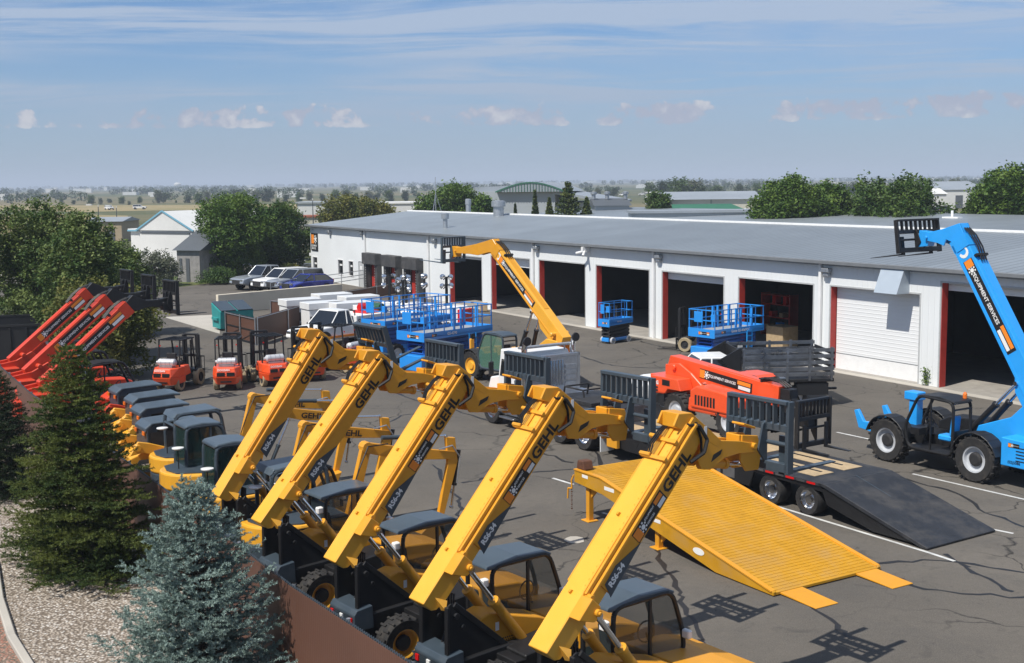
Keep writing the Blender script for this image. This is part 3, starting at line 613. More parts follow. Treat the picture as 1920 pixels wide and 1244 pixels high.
for s in (59, 45.0, 31, 18.3, 5.8, -7): b.box(S(s) - .05, S(s) + .05, .3, 8.6, 0, BZ - .1)
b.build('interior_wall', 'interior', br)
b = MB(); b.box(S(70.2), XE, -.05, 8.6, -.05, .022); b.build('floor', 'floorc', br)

rf = MB(); rf.add([(S(70.75), -.25, BZ + .10), (XE + .3, -.25, BZ + .10), (XE + .3, 10, BZ + 1.12), (S(70.75), 10, BZ + 1.12), (S(70.75), 20.3, BZ + .1), (XE + .3, 20.3, BZ + .1)], [(0, 1, 2, 3), (3, 2, 5, 4)])
roof = rf.build('roof', 'roofmetal', br)
b = MB(); b.box(S(70.78), XE + .3, -.42, -.22, BZ - .04, BZ + .13); b.build('gutter', 'trimgrey', br, bevel=.02)
b = MB(); b.box(S(70.45), XE, -.02, -.004, BZ - .12, BZ + .0); b.build('fascia', 'trimlight', br)
b = MB(); b.prism([(S(70.8), BZ + 1.1), (XE, BZ + 1.1), (XE, BZ + 1.20), (S(70.8), BZ + 1.20)], 9.82, 10.15); b.build('ridge_cap', 'whitem', roof)
for s in (57.72, 45.97, 31.01, 18.35, 5.81, -7.):
    b = MB(); b.box(S(s) - .08, S(s) + .08, -.16, -.02, 0, BZ - .05); b.build('downspout', 'whitem', br, bevel=.015)
for a, c, h in doors[:9]:
    b = MB(); b.box(S(a), S(a) + .02, .03, .36, 0, h - .02); b.build('door_jamb', 'jambred', br)
    b = MB(); b.box(S(a) - .07, S(a), -.015, .02, 0, h); b.box(S(c), S(c) + .07, -.015, .02, 0, h); b.box(S(a) - .07, S(c) + .07, -.016, .019, h, h + .07); b.build('door_trim', 'greyl', br)
def rdoor(a, c, z0, z1):
    b = MB(); b.box(S(a) + .05, S(c) - .0, .35, .4, z0, z1); o = b.build('roller_door', 'doorslat', br); return o
o = rdoor(5.25, .19, .02, 3.72); b = MB(); b.box(S(5.2), S(.19), .34, .349, .02, .70); b.build('bottom_panel', 'whitem', o)
b = MB(); b.box(S(5.2), S(.19), .335, .345, .70, .73); b.build('bottom_rail', 'trimgrey', o)
rdoor(36.57, 31.56, 3.02, 3.6); rdoor(17.68, 12.63, 3.25, 3.64); rdoor(-.91, -6.2, 3.95, 4.26); rdoor(42.68, 37.92, 3.2, 3.4)
for a, c in docks:
    b = MB(); b.box(S(a), S(a) + .35, -.45, .02, 0, 2.8); b.box(S(c) - .35, S(c), -.45, .02, 0, 2.8); b.prism([(S(a) - .02, 2.05), (S(c) + .02, 2.05), (S(c) + .02, 2.95), (S(a) - .02, 2.95)], -.62, -.02); b.build('dock_shelter', 'dockrubber', br, bevel=.04)
    b = MB(); b.box(S(a) + .35, S(a) + .9, .1, .14, 0, 2.6); b.build('door_jamb', 'jambred', br)
    b = MB(); b.box(S(a) + .9, S(c) - .3, .2, .25, 0, 2.6); b.build('dock_door', 'doorslat', br)
    for q in (S(a) + .36, S(c) - .40):
        b = MB(); [b.box(q, q + .04, -.47, -.45, .12 + .2 * k, .2 + .2 * k) for k in range(10)]; b.build('dock_bumper_marks', 'greyl', br)
for a, c, z0, z1 in ((63.85, 62.7, .78, 2.04), (61.45, 60.45, .80, 2.04), (69.85, 68.75, .6, 2.0)):
    b = MB(); b.box(S(a), S(c), .08, .1, z0, z1); o = b.build('window', 'carglass', br)
    b = MB(); b.box(S(a) - .08, S(a) + .02, -.03, .07, z0 - .06, z1 + .06); b.box(S(c) - .02, S(c) + .08, -.03, .07, z0 - .06, z1 + .06); b.box(S(a) + .02, S(c) - .02, -.03, .07, z1 - .02, z1 + .06); b.box(S(a) + .02, S(c) - .02, -.03, .07, z0 - .06, z0 + .02); b.build('window_frame', 'whitem', o)
    b = MB(); b.box(S(a) + .3, S(c) - .3, .03, .05, z0 + .75, z0 + .9); b.build('window_sticker', 'signwhite', o)
b = MB(); b.box(S(59.15), S(58.15), -.05, -.02, 0, 2.05); o = b.build('side_door', 'greyl', br); b = MB(); b.box(S(59.25), S(59.15), -.05, 0, 0, 2.1); b.box(S(58.15), S(58.05), -.05, 0, 0, 2.1); b.box(S(59.15), S(58.15), -.05, 0, 2.05, 2.12); b.build('door_frame', 'trimgrey', o)
b = MB(); b.box(S(58.9), S(58.5), -.056, -.052, 1.45, 1.75); b.build('door_notice', 'signwhite', o)
b = MB(); b.box(S(71.6), S(70.35), .3, 2.2, 2.0, 2.25); b.build('porch_canopy', 'whitem', br); b = MB(); b.box(S(71.2), S(70.4), .5, 2.0, 0, 2.0); b.build('porch', 'trimgrey', br)
# wall lamps
for s, z in ((65.37, 4.32), (58.2, 4.45), (44.85, 4.30), (30.5, 4.35), (17.85, 4.40), (5.4, 4.38)):
    b = MB()
    b.box(S(s) - .22, S(s) + .22, -.30, -.02, z - .05, z + .16); b.box(S(s) - .16, S(s) + .16, -.24, -.02, z - .22, z - .05); b.build('wall_lamp', 'galv', br, bevel=.03)
b = MB(); b.box(S(24.85), S(24.65), -.5, -.02, 4.4, 4.7); b.tube((S(24.7), -.35, 4.45), (S(25.2), -.6, 4.32), .08, 8); b.tube((S(24.7), -.35, 4.45), (S(24.5), -.6, 4.2), .07, 8); b.build('security_camera', 'white', br)

# exhaust hood above the closed door
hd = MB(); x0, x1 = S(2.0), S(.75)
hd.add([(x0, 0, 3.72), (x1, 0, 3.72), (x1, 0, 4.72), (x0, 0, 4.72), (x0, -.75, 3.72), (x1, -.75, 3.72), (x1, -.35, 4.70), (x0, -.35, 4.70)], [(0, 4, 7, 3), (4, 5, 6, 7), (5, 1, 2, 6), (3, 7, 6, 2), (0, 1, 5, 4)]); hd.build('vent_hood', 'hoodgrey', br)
# company sign by the corner
sg = MB(); sg.at(T(S(70.06), -.05, 3.35) @ RX(90)); sg.mi = 0; sg.box(0, 1.6, -.78, .78, -.04, .02)
def q_(x0, x1, y0, y1, z): sg.add([(x0, y0, z), (x1, y0, z), (x1, y1, z), (x0, y1, z)], [(0, 1, 2, 3)])
sg.mi = 1; q_(.12, .75, -.15, .65, .024); sg.mi = 2; M0 = sg.M; sg.at(M0 @ T(1.12, .25, .02) @ Matrix.Scale(1.1, 4)); gear(sg, .85); sg.at(M0); sg.text('EQUIPMENT', .24, T(.12, -.34, .024)); sg.text('SERVICES', .24, T(.2, -.58, .024)); sg.build('sign', ['signblack', 'signorange', 'signwhite'], br)
sg = MB(); sg.at(T(S(70.0), -.01, 4.42) @ RX(90)); sg.text('5410', .26); sg.build('house_number', 'greyl', br)
# roof vents
def vent(s, t, r, h, cap, nm, lb):
    z = BZ + .1 + 1.02 * min(t, 20 - t) / 10.1; b = MB(); b.lathe([(r, -.3), (r, h * .6), (r * cap, h * .62), (r * cap, h * .95), (r * cap * .6, h), (.001, h)], 18, 'z'); o = b.build(nm, 'galv', None, smooth=True)
    tag(o, lb, 'roof vent'); p = WP(s, t, z); o.location = p; return o
vent(47.84, 2.3, .17, 1.15, 1.7, 'roof_vent', 'slim galvanised flue pipe with a round cap low on the grey workshop roof')
vent(51.6, 9.0, .42, 1.25, 1.35, 'roof_vent', 'big galvanised turbine vent standing at the ridge of the workshop roof')
vent(60.6, 11.0, .22, 1.3, 1.2, 'roof_vent', 'slim vent pipe just behind the workshop ridge left of the big turbine vent')
# antenna by the ridge
b = MB(); p = WP(66, 10.5, 5.9)
for a in (0, 120, 240): b.tube((.5 * math.cos(R(a)), .5 * math.sin(R(a)), 0), (0, 0, 1.6), .02, 5)
b.tube((0, 0, 0), (0, 0, 3.1), .03, 6); o = b.build('roof_antenna', 'galv'); tag(o, 'thin metal mast antenna on a tripod at the workshop ridge', 'antenna'); o.location = p
# second flat-pitched building behind the ridge
b2 = empty('rear_workshop', 'low wide grey metal roofed building standing directly behind the white workshop', 'building')
b2.location = WP(0, 34); b2.rotation_euler = br.rotation_euler
XL = 93.
b = MB(); b.box(-XL, 60, 0, .2, 0, 4.5); b.box(-XL, -XL + .2, .2, 30, 0, 4.5); b.box(59.8, 60, .2, 30, 0, 4.5); b.build('wall', 'siding', b2)
b = MB(); b.add([(-XL, -.3, 4.6), (60.3, -.3, 4.6), (60.3, 18, 5.12), (-XL, 18, 5.12), (-XL, 40, 4.4), (60.3, 40, 4.4)], [(0, 1, 2, 3), (3, 2, 5, 4)]); rr2 = b.build('roof', 'roofmetal', b2)
for x, y, z, s in ((-70, 12, 0, .3), (-66, 13, 0, .4), (-60, 13, 0, .5), (-48, 14, 0, .4), (-38, 12, 0, .6), (-30, 14, 0, .35), (-18, 12, 0, .3)):
    b = MB(); z = 4.6 + y * .029; b.box(x - s * 1.4, x + s * 1.4, y - .3, y + .3, z, z + .12); b.tube((x, y, z), (x, y, z + s * 1.1), .11, 8); b.build('roof_vent', 'whitem', rr2)
b = MB(); b.box(-8, 40, 2, 6, 4.6, 5.15); b.build('roof_curb', 'slate', rr2)
# weeds at the wall foot
# concrete apron strip at the doors
b = MB(); b.box(S(44), XE, -.55, -.06, -.02, .018); o = b.build('concrete_apron', 'concrete'); o.location = br.location; o.rotation_euler = br.rotation_euler; o['kind'] = 'structure'
# ======================================================= fence along the gravel
mat('slat', (.125, .055, .035), .6, 0, .15, 3, dirt=.15); mat('rust', (.10, .04, .02), .8, 0, .3, 8)
ribbed('slats', (.105, .048, .031), 0, 14., .16, .6)
def fence(name, A, B, h, lb, group=None, post=2.6, mesh_top=True, m='slats'):
    A = Vector((A.x, A.y, 0)); B = Vector((B.x, B.y, 0)); d = B - A; Ln = d.length
    r = empty(name); tag(r, lb, 'fence', group); r.location = A; r.rotation_euler = (0, 0, math.atan2(d.y, d.x))
    b = MB(); b.box(0, Ln, -.012, .012, .05, h); b.build('slat_panel', m, r)
    b = MB(); n = int(Ln / .07)
    if mesh_top:
        for i in range(n): x = (i + .5) * Ln / n; b.beam((x - .035, 0, h - .06), (x + .035, 0, h + .05), .012, .012); b.beam((x + .035, 0, h - .06), (x - .035, 0, h + .05), .012, .012)
        b.build('wire_selvage', 'slate', r)
    b = MB(); b.tube((0, -.045, h - .05), (Ln, -.045, h - .05), .022, 8); b.build('top_rail', 'galv' if not mesh_top else 'slate', r)
    k = max(1, round(Ln / post))
    for i in range(k + 1): b = MB(); b.tube((Ln * i / k, -.07, 0), (Ln * i / k, -.07, h + .03), .035, 8); b.build('post', 'galv', r)
    return r
fence('slatted_fence', FM, F0, 1.9, 'brown slatted chain link fence beside the nearest telehandlers, bottom of the picture', 'brown slatted perimeter fence sections')
fence('slatted_fence', F0, F1, 1.9, 'brown slatted chain link fence section shaded by the blue spruce', 'brown slatted perimeter fence sections')
fence('slatted_fence', F1, F2, 1.9, 'brown slatted fence section between blue spruce and green spruce', 'brown slatted perimeter fence sections')
fence('slatted_fence', F2, F3, 1.9, 'brown slatted fence section hidden mostly by the big green spruce', 'brown slatted perimeter fence sections')
fence('slatted_fence', F3, FE, 1.9, 'brown slatted fence section under the red telehandlers at the far left', 'brown slatted perimeter fence sections')
# ======================================================= larger telehandlers
def fender(b, x, z, r, y0, y1, a0=15, a1=165, th=.04):
    n = 8; o_ = [(x + (r + th) * math.cos(R(a0 + (a1 - a0) * i / n)), z + (r + th) * math.sin(R(a0 + (a1 - a0) * i / n))) for i in range(n + 1)]
    i_ = [(x + r * math.cos(R(a0 + (a1 - a0) * i / n)), z + r * math.sin(R(a0 + (a1 - a0) * i / n))) for i in range(n + 1)]
    for k in range(n): b.prism([i_[k], o_[k], o_[k + 1], i_[k + 1]], y0, y1)
def bigtele(c1, c2, e, piv, Ln, jib, car, side, cfg):
    """jib: (end x, end z, droop) in machine axes; car: (x, z bottom, width, height, tilt, fork)"""
    r = empty('telehandler'); g = cfg.get; wr = g('wr', .65); wb = g('wb', 3.15); wy = g('wy', 1.0); wheelc = g('rim', 'rimgrey'); bc = g('body', c1)
    BM = T(piv[0], 0, piv[1]) @ RY(-e); D = g('depth', .55) / 2; Wd = g('width', .42) / 2
    for x in (0, wb):
        for y in (-wy, wy): wheel(r, x, y, wr, wr, .42, wheelc, lugs=20 if wr < .7 else 22, hubm=g('hubm'), dish=g('rdish', .35))
    b = MB(); b.prism([(-1.3, .55), (-1.3, .95), (wb + .4, .95), (wb + .4, .55)], -.42, .42); b.tube((0, -wy, wr), (0, wy, wr), .13).tube((wb, -wy, wr), (wb, wy, wr), .13); b.build('chassis', 'black', r, bevel=.015)
    # rear body / boom support
    b = MB(); s = g('tail', [(-2.0, .75), (-2.05, 1.45), (-1.75, 2.05), (-1.1, 2.1), (-.55, 1.75), (.5, 1.45), (.7, .9), (-.3, .7)])
    for q in (-1, 1): b.prism(s, q * .36 - .04, q * .36 + .04)
    b.prism([(-2.0, .75), (-2.05, 1.35), (-1.2, 1.35), (.4, 1.15), (.4, .8)], -.34, .34)
    if g('tailw'): b.prism([(-2.05, .62), (-2.1, 1.35), (-.72, 1.40), (-.72, .62)], -1.0, 1.0)
    b.tube((piv[0], -.48, piv[1]), (piv[0], .48, piv[1]), .09, 14); bd = b.build('rear_body', bc, r, bevel=.02)
    if g('tailw'):
        b = MB()
        for k in range(5): b.box(-1.75 + .01, -1.2, 1.001, 1.006, .80 + .09 * k, .83 + .09 * k)
        b.build('grille', 'black', bd)
        decal(bd, T(-.95, 1.004, 1.22) @ TR_LEFT, .35, .12, 1, False); b = MB(); b.at(T(-.95, 1.004, .75) @ TR_LEFT).text('(02)5086', .11); b.build('lettering', 'signblack', bd)
    # hood on the right, fenders
    b = MB(); b.prism([(.75, .75), (.72, 1.25), (1.0, 1.42), (2.2, 1.35), (2.6, 1.15), (2.6, .75)], -1.15, -.48); hd = b.build('engine_hood', g('hood', c1), r, bevel=.04, seg=2)
    b = MB()
    for k in range(7): b.box(.95 + .13 * k, 1.03 + .13 * k, -1.156, -1.15, .85, 1.15)
    b.build('grille', 'black', hd)
    if g('fenders'):
        for x in (0, wb):
            for q in (-1, 1): b = MB(); fender(b, x, wr, wr * 1.13, min(q * (wy - .25), q * (wy + .25)), max(q * (wy - .25), q * (wy + .25))); b.build('fender', g('fendm', 'black'), r, bevel=.01)
    # cab on the left
    Y0, Y1 = .46, 1.2; zt = g('cabz', 2.25)
    out = rounded([(.72, 0, .62), (.72, 0, zt - .05), (1.95, 0, zt), (2.42, 0, 1.25), (2.3, 0, .62)], .22)
    b = MB()
    for y in (Y0, Y1): loop(b, [(p[0], y, p[2]) for p in out], .045, 8)
    for p in out[5:12:2]: b.tube((p[0], Y0, p[2]), (p[0], Y1, p[2]), .03, 6)
    b.box(.74, 2.3, Y0, Y1, .55, .66); b.beam((1.5, Y1, .65), (1.5, Y1, zt - .05), .035, .045); b.box(.72, .78, Y0, Y1, .6, 1.3); cab = b.build('cab', g('cabc', 'black'), r)
    b = MB(); b.prism([(.66, zt - .08), (.70, zt - .02), (1.2, zt + .06), (1.85, zt + .03), (2.02, zt - .04)], Y0 - .02, Y1 + .03); b.build('cab_roof', g('roofc', 'black'), cab, bevel=.02, seg=2)
    if g('glass'):
        b = MB(); b.prism([(p[0], p[2]) for p in out], Y1 - .004, Y1 + .004); b.add([(1.98, Y0, zt - .04), (2.42, Y0, 1.25), (2.42, Y1, 1.25), (1.98, Y1, zt - .04)], [(0, 1, 2, 3)]); b.build('window', g('glass'), cab)
    b = MB(); b.box(.95, 1.4, .62, 1.02, .95, 1.12); b.prism([(.92, 1.1), (1.04, 1.1), (.96, 1.7), (.86, 1.7)], .64, 1.0); b.build('seat', g('seat', 'blackm'), cab, bevel=.04)
    b = MB(); b.tube((2.1, .82, .7), (1.85, .82, 1.35), .03); loop(b, [Vector((1.83, .82, 1.38)) + Vector((.09 * math.cos(a), .18 * math.sin(a), .14 * math.cos(a))) for a in [i * math.pi / 6 for i in range(12)]], .015, 6); b.box(1.95, 2.25, .5, 1.15, 1.0, 1.2); b.build('steering_wheel', 'black', cab)
    if g('beacon'): b = MB(); b.lathe([(.06, 0), (.06, .12), (.03, .18), (.001, .18)], 10, 'z', c=(.85, Y0 + .1, zt)); b.build('beacon', 'lamporange', cab)
    if g('mirror'): b = MB(); b.lathe([(.001, 0), (.12, .0), (.12, .04), (.001, .04)], 14, 'x', c=(2.55, 1.35, 1.95)); b.tube((2.35, 1.2, 1.9), (2.55, 1.35, 1.95), .015, 5); b.build('mirror', 'black', cab)
    if g('front'):      # stabiliser or front frame
        for q in (-1, 1):
            b = MB(); b.prism([(wb + .1, .75), (wb + .3, 1.0), (4.5, .95), (4.75, 1.3), (4.9, 1.25), (4.7, .72), (4.45, .70), (wb + .8, .62)], q * .62 - .06, q * .62 + .06); b.build('stabiliser', c1, r, bevel=.015)
        b = MB(); b.box(wb + .05, wb + .35, -.5, -.2, .9, 1.75); b.box(wb + .0, wb + .5, -.55, -.15, 1.7, 1.95); b.build('headlamp_post', c1, r, bevel=.02)
    if g('front2'):
        b = MB(); b.prism([(wb - .2, .8), (wb - .1, 1.35), (wb + .45, 1.3), (wb + .6, .7)], -.5, .5); b.build('front_frame', c1, r, bevel=.02)
        b = MB(); b.box(wb + .5, wb + .62, .55, .75, 1.0, 1.7); b.build('headlamp_post', c1, r, bevel=.02)
    # boom
    b = MB().at(BM); b.prism([(-.55, -.05), (-.45, D), (Ln, D), (Ln, -D), (1.2, -D), (.8, -D - .22), (.1, -D - .20), (-.4, -D * .8)], -Wd, Wd)
    bo = b.build('boom', c1, r, bevel=.015, seg=2); cc = 'yellow2' if c1 == 'yellow' else c1
    b = MB().at(BM); b.prism([(Ln - .35, D + .02), (Ln + .02, D + .02), (Ln + .02, -D - .02), (Ln - .35, -D - .02)], -Wd - .02, Wd + .02); b.prism([(1.2, D + .015), (Ln - .7, D + .015), (Ln - .7, D - .05), (1.2, D - .05)], -Wd * .55, Wd * .55)
    for q in (-1, 1): b.box(-.3, Ln - .1, min(q * Wd, q * (Wd + .02)), max(q * Wd, q * (Wd + .02)), -D, -D + .06)
    b.build('boom_collar', cc, bo)
    b = MB().at(BM); b.box(Ln - .1, Ln + .28, -Wd + .07, Wd - .07, -D + .07, D - .06); b.build('inner_boom', c2, bo, bevel=.01)
    h = g('dech', .30)
    M_ = {'L': BM @ T(g('decx', Ln - .9), Wd + .004, 0) @ TR_LEFT, 'R': BM @ T(g('decx', 1.3), -Wd - .004, 0) @ TR_RIGHT}[side]
    decal(bo, M_, g('decl', 2.4), h, 1, True)
    if g('moon'):
        b = MB(); cx, cz = Ln - .45, 0; n = 9; pts = [(cx + .17 * math.cos(R(40 + i * 28)), cz + .17 * math.sin(R(40 + i * 28))) for i in range(n)] + [(cx + .03 + .10 * math.cos(R(40 + i * 28)), cz + .10 * math.sin(R(40 + i * 28))) for i in range(n - 1, -1, -1)]
        b.at(BM); b.add([(x, Wd + .006, z) for x, z in pts], [(i, i + 1, 2 * n - 2 - i, 2 * n - 1 - i) for i in range(n - 1)]); b.build('emblem', 'signwhite', bo)
    b = MB().at(BM)
    for q in (-.1, .0, .1): b.path([(Ln - .9, q, D + .06), (Ln - .5, q, D + .14), (Ln - .1, q, D + .12), (Ln + .2, q, D + .02)], .025, 6)
    b.box(Ln - .75, Ln - .68, -Wd, Wd, D, D + .10); b.build('hose', 'hose', bo)
    # head
    tp = BM @ Vector((Ln + .15, 0, 0)); ex, ez = jib[0], jib[1]; vx, vz = ex - tp.x, ez - tp.z; kn = g('knee', .35)
    up = BM.to_3x3() @ Vector((0, 0, 1)); ax = BM.to_3x3() @ Vector((1, 0, 0))
    P = lambda a, c: (tp.x + ax.x * a + up.x * c, tp.z + ax.z * a + up.z * c)
    pr = [P(-.15, D - .03), P(.22, D - .0), (tp.x + vx * .45, tp.z + vz * .45 + .20 * g('jt', 1)), (ex, ez + .13), (ex, ez - .10), (tp.x + vx * .62, tp.z + vz * .62 - .20 * g('jt', 1)), (tp.x + vx * .40, tp.z + vz * .4 - .30 * g('jt', 1) * kn / .35), P(.05, -D - .12), P(-.12, -D + .02)]
    b = MB(); b.prism(pr, -Wd * .8, -Wd * .8 + .05); b.prism(pr, Wd * .8 - .05, Wd * .8); b.prism([pr[0], pr[1], pr[2], pr[3], (ex, ez + .05), (pr[2][0], pr[2][1] - .08), P(.18, D - .1), P(-.1, D - .12)], -Wd * .78, Wd * .78)
    b.prism([pr[4], pr[5], (pr[5][0], pr[5][1] + .06), (pr[4][0], pr[4][1] + .08)], -Wd * .78, Wd * .78)
    j = b.build('boom_head', c2, r, bevel=.01)
    cx, cz, cw, ch, ct, fk = car
    b = MB(); b.prism([(ex - .1, ez + .16), (cx - .02, ez + .2), (cx + .02, ez - .3), (ex, ez - .26)], -.15, .15); b.tube((ex, -.25, ez), (ex, .25, ez), .05, 12); b.build('quick_coupler', g('coup', c2), j, bevel=.01)
    carriage(r, cx, cz, cw, ch, g('carm', 'black'), fork=fk, tilt=ct, forkm=g('carm', 'black'))
    # lift cylinders
    lb_ = BM @ Vector((g('lcx', 1.5), 0, -D - .02))
    for q in (-1, 1): cyl(r, (g('cbx', .7), q * .36, g('cbz', 1.25)), (lb_.x, q * .22, lb_.z), .09, g('cylm', 'black'), 'chrome', .55, 'lift_cylinder')
    return r
G3 = 'red telehandlers raised in a row behind the spruces'
# blue one at the right edge
t = bigtele('lblue', 'lblue', 57.5, (-1.38, 2.12), 5.45, (2.68, 6.72), (3.02, 6.26, 1.8, 1.0, -8, 1.25), 'L',
            dict(fenders=1, hood='black', front=1, decx=4.75, decl=2.95, dech=.32, moon=1, seat='lblue', beacon=1, lcx=1.0, cbx=.75, cbz=1.3, tailw=1, hubm='blackm', rdish=.55, cabz=2.2, depth=.52, width=.5, tail=[(-2.0, .75), (-2.05, 1.6), (-1.75, 2.3), (-1.1, 2.4), (-.55, 1.85), (.5, 1.45), (.7, .9), (-.3, .7)]))
place(t, (13.86, 34.16), -31.4); tag(t, 'bright blue telehandler at the right edge with open black cab and raised boom', 'telehandler')
# yellow one in the middle distance, boom raised to the left
t = bigtele('yellow', 'yellow2', 40.3, (-1.45, 2.3), 5.15, (5.25, 5.45), (5.62, 4.92, 1.25, 1.15, 2, 1.9), 'L',
            dict(fenders=1, fendm='blackm', rim='yellow', hood='yellow', front2=1, decx=4.6, decl=2.9, dech=.30, moon=1, wr=.62, glass='glassg', cabc='slate', roofc='slate', mirror=1, carm='slatel', coup='yellow2', cabz=2.15, lcx=1.6, width=.46, depth=.50, wb=3.0))
place(t, (.998, 50.95), -39.5); tag(t, 'yellow telehandler behind the semi truck with glazed grey cab, boom raised towards the white wall', 'telehandler')
# red trio
o2 = at(365 / 4.785, 500 + 945 / 4.785, 2.2) + fwd(52.3) * 1.0 - lft(52.3) * .3
t3 = bigtele('red', 'black', 39.0, (-.72, 2.02), 3.55, (3.30, 4.30), (3.58, 3.90, 1.15, 1.2, 0, 1.1), 'R', dict(decx=.85, decl=2.45, dech=.30, depth=.46, width=.38, jt=.6, wr=.60, wb=2.6, front=0, tailw=0, lcx=1.0, cbx=.5, tail=[(-1.75, .8), (-1.7, 1.75), (-1.0, 1.85), (-.4, 2.15), (.3, 1.5), (.4, .8)], knee=.3, moon=0))
b = MB(); b.box(-1.75, -1.0, -.85, .85, .75, 1.62); b.build('counterweight', 'red', t3, bevel=.04)
place(t3, (o2.x, o2.y), 52.3); tag(t3, 'red telehandler nearest of the three, raised boom rising from behind the green spruce top', 'telehandler', G3)
for k, (zx, zy) in enumerate(((230, 840), (95, 745))):
    q = at(zx / 4.785, 500 + zy / 4.785, 2.2) + fwd(52.3) * 1.0 - lft(52.3) * .3
    c = copy_tree(t3); c.location = (q.x, q.y, 0); tag(c, ['red telehandler in the middle of the three red booms at the left', 'red telehandler farthest left of the three, its boom against the leafy trees'][k], 'telehandler', G3)
# orange one riding on the trailer
t = bigtele('orange', 'black', -5, (-.80, 1.70), 4.25, (4.15, .85), (4.5, .05, 1.3, 1.35, 0, .9), 'R',
            dict(decx=.95, decl=2.25, dech=.30, wr=.52, wb=2.3, hood='orange', wy=.9, lcx=1.2, cbx=-.55, cbz=.95, cabz=1.65, cabc='black', roofc='orange', tail=[(-1.25, .5), (-1.25, 1.75), (-.6, 1.85), (-.05, 1.6), (.7, 1.1), (1.4, 1.0), (1.4, .5)], carm='black'))
b = MB(); b.prism([(-1.28, .95), (-1.28, 1.45), (-.05, 1.45), (.1, 1.1), (-.5, 1.1), (-.62, .95)], -.96, -.42); q_ = b.build('side_box', 'orange', t, bevel=.02)
b = MB(); [b.box(-1.2, -.95, -.966, -.958, .98 + .09 * k, 1.04 + .09 * k) for k in range(2)]; b.box(-.75, -.4, -.966, -.958, 1.2, 1.38); b.build('vent_slots', 'signblack', q_)
b = MB(); b.at(T(-1.15, -.965, 1.25) @ TR_RIGHT).text('JLG', .16, bold=.04); b.build('lettering', 'signwhite', q_)
b = MB(); b.prism([(.55, .6), (.6, 1.05), (2.1, .95), (2.5, .6)], -1.1, -.45); b.build('front_hood', 'orange', t, bevel=.08, seg=3)
g_ = at(1262, 797, .95); DKZ = .95
p = g_ + lft(146) * .9 + fwd(146) * .30; place(t, (p.x, p.y, DKZ), 146); tag(t, 'orange telehandler riding on the black lowboy trailer with its boom lowered', 'telehandler')
ORANGE = t
# ======================================================= lowboy trailer (frame: x forward to the truck, near side +y)
TO = Vector((10.51, 27.97, 0)); TA = -33.6
mat('deckblack', (.020, .022, .027), .6, 0, .3, 2, dirt=.25, bump=.3, bs=20)
tr = empty('lowboy_trailer', 'long black lowboy trailer with plank deck and beaver tail ramp lowered to the asphalt', 'trailer', None, TO, TA)
b = MB(); b.box(3.2, 12.6, -1.27, 1.27, .84, .93); b.prism([(12.2, .84), (12.6, 1.25), (15.6, 1.25), (15.6, 1.36), (12.4, 1.36), (12.1, .93)], -1.25, 1.25); b.build('deck', 'deckblack', tr, bevel=.01)
b = MB(); b.prism([(0, .02), (.2, .02), (3.15, .84), (3.3, .84), (3.3, .925), (3.1, .925), (0, .06)], -1.27, 1.27); b.build('ramp', 'deckblack', tr, bevel=.008)
for s in (-1, 1):
    b = MB(); y = s * 1.2; b.prism([(.4, .06), (1.6, .06), (3.05, .40), (3.25, .80), (2.9, .80)], y - .03, y + .03); b.prism([(5.55, .84), (5.75, .34), (11.0, .36), (12.3, .62), (12.5, .84)], y - .04, y + .04); b.prism([(3.2, .70), (3.2, .84), (5.6, .84), (5.6, .76)], y - .03, y + .03)
    b.build('side_beam', 'black', tr, bevel=.01)
b = MB()
for s in (-1, 1):
    for k in range(7): x = 7.2 + k * .55; u = 1 if k % 2 else -1; b.prism([(x - .13, .60 - .08 * u), (x + .13, .60 - .08 * u), (x, .60 + .10 * u)], s * 1.245, s * 1.25)
b.build('beam_holes', 'signblack', tr)
b = MB(); b.mi = 0
for k in range(26):
    x = 3.4 + k * .36; b.mi = k % 2; b.box(x, x + .28, 1.272, 1.278, .85, .905)
b.mi = 1; b.box(6.3, 6.75, 1.243, 1.249, .45, .72); b.box(6.85, 7.0, 1.243, 1.249, .5, .66); b.build('reflector_tape', ['tailred', 'alu'], tr)
b = MB(); b.box(3.8, 6.1, .15, .85, .931, .945); b.box(3.8, 6.1, -.95, -.25, .931, .945); b.box(6.5, 12.0, -1.0, -.2, .931, .942); b.box(6.5, 12.0, .25, 1.05, .931, .942); b.build('deck_planks', 'wood', tr)
b = MB(); b.box(4.0, 5.2, .35, .42, .946, .955); b.box(4.2, 6.0, -.66, -.6, .946, .96); b.build('plank_gap', 'signblack', tr)
b = MB(); b.beam((.05, 0, .05), (3.2, 0, .95), .02, .02); b.build('ramp_seam', 'slate', tr)
for x in (3.72, 5.0):
    for y in (-1.02, 1.02): wheel(tr, x, y, .40, .40, .42, 'chrome', rr=.62, dish=.75)
b = MB(); b.box(11.2, 11.7, 1.28, 1.42, .40, .78); b.build('tool_box', 'yellow2', tr, bevel=.02)
b = MB()
for y in (-.5, .5):
    for x in (14.0, 15.2): b.beam((x, y, 1.36), (x + (.1 if x < 14.5 else -.1), y, 1.72), .05, .05)
    b.beam((14.1, y, 1.72), (15.1, y, 1.72), .05, .05)
b.beam((14.1, -.5, 1.72), (14.1, .5, 1.72), .05, .05); b.beam((15.1, -.5, 1.72), (15.1, .5, 1.72), .05, .05); b.box(13.0, 14.0, -1.0, 1.0, 1.37, 1.50); b.build('gooseneck_frame', 'blackm', tr, bevel=.005)
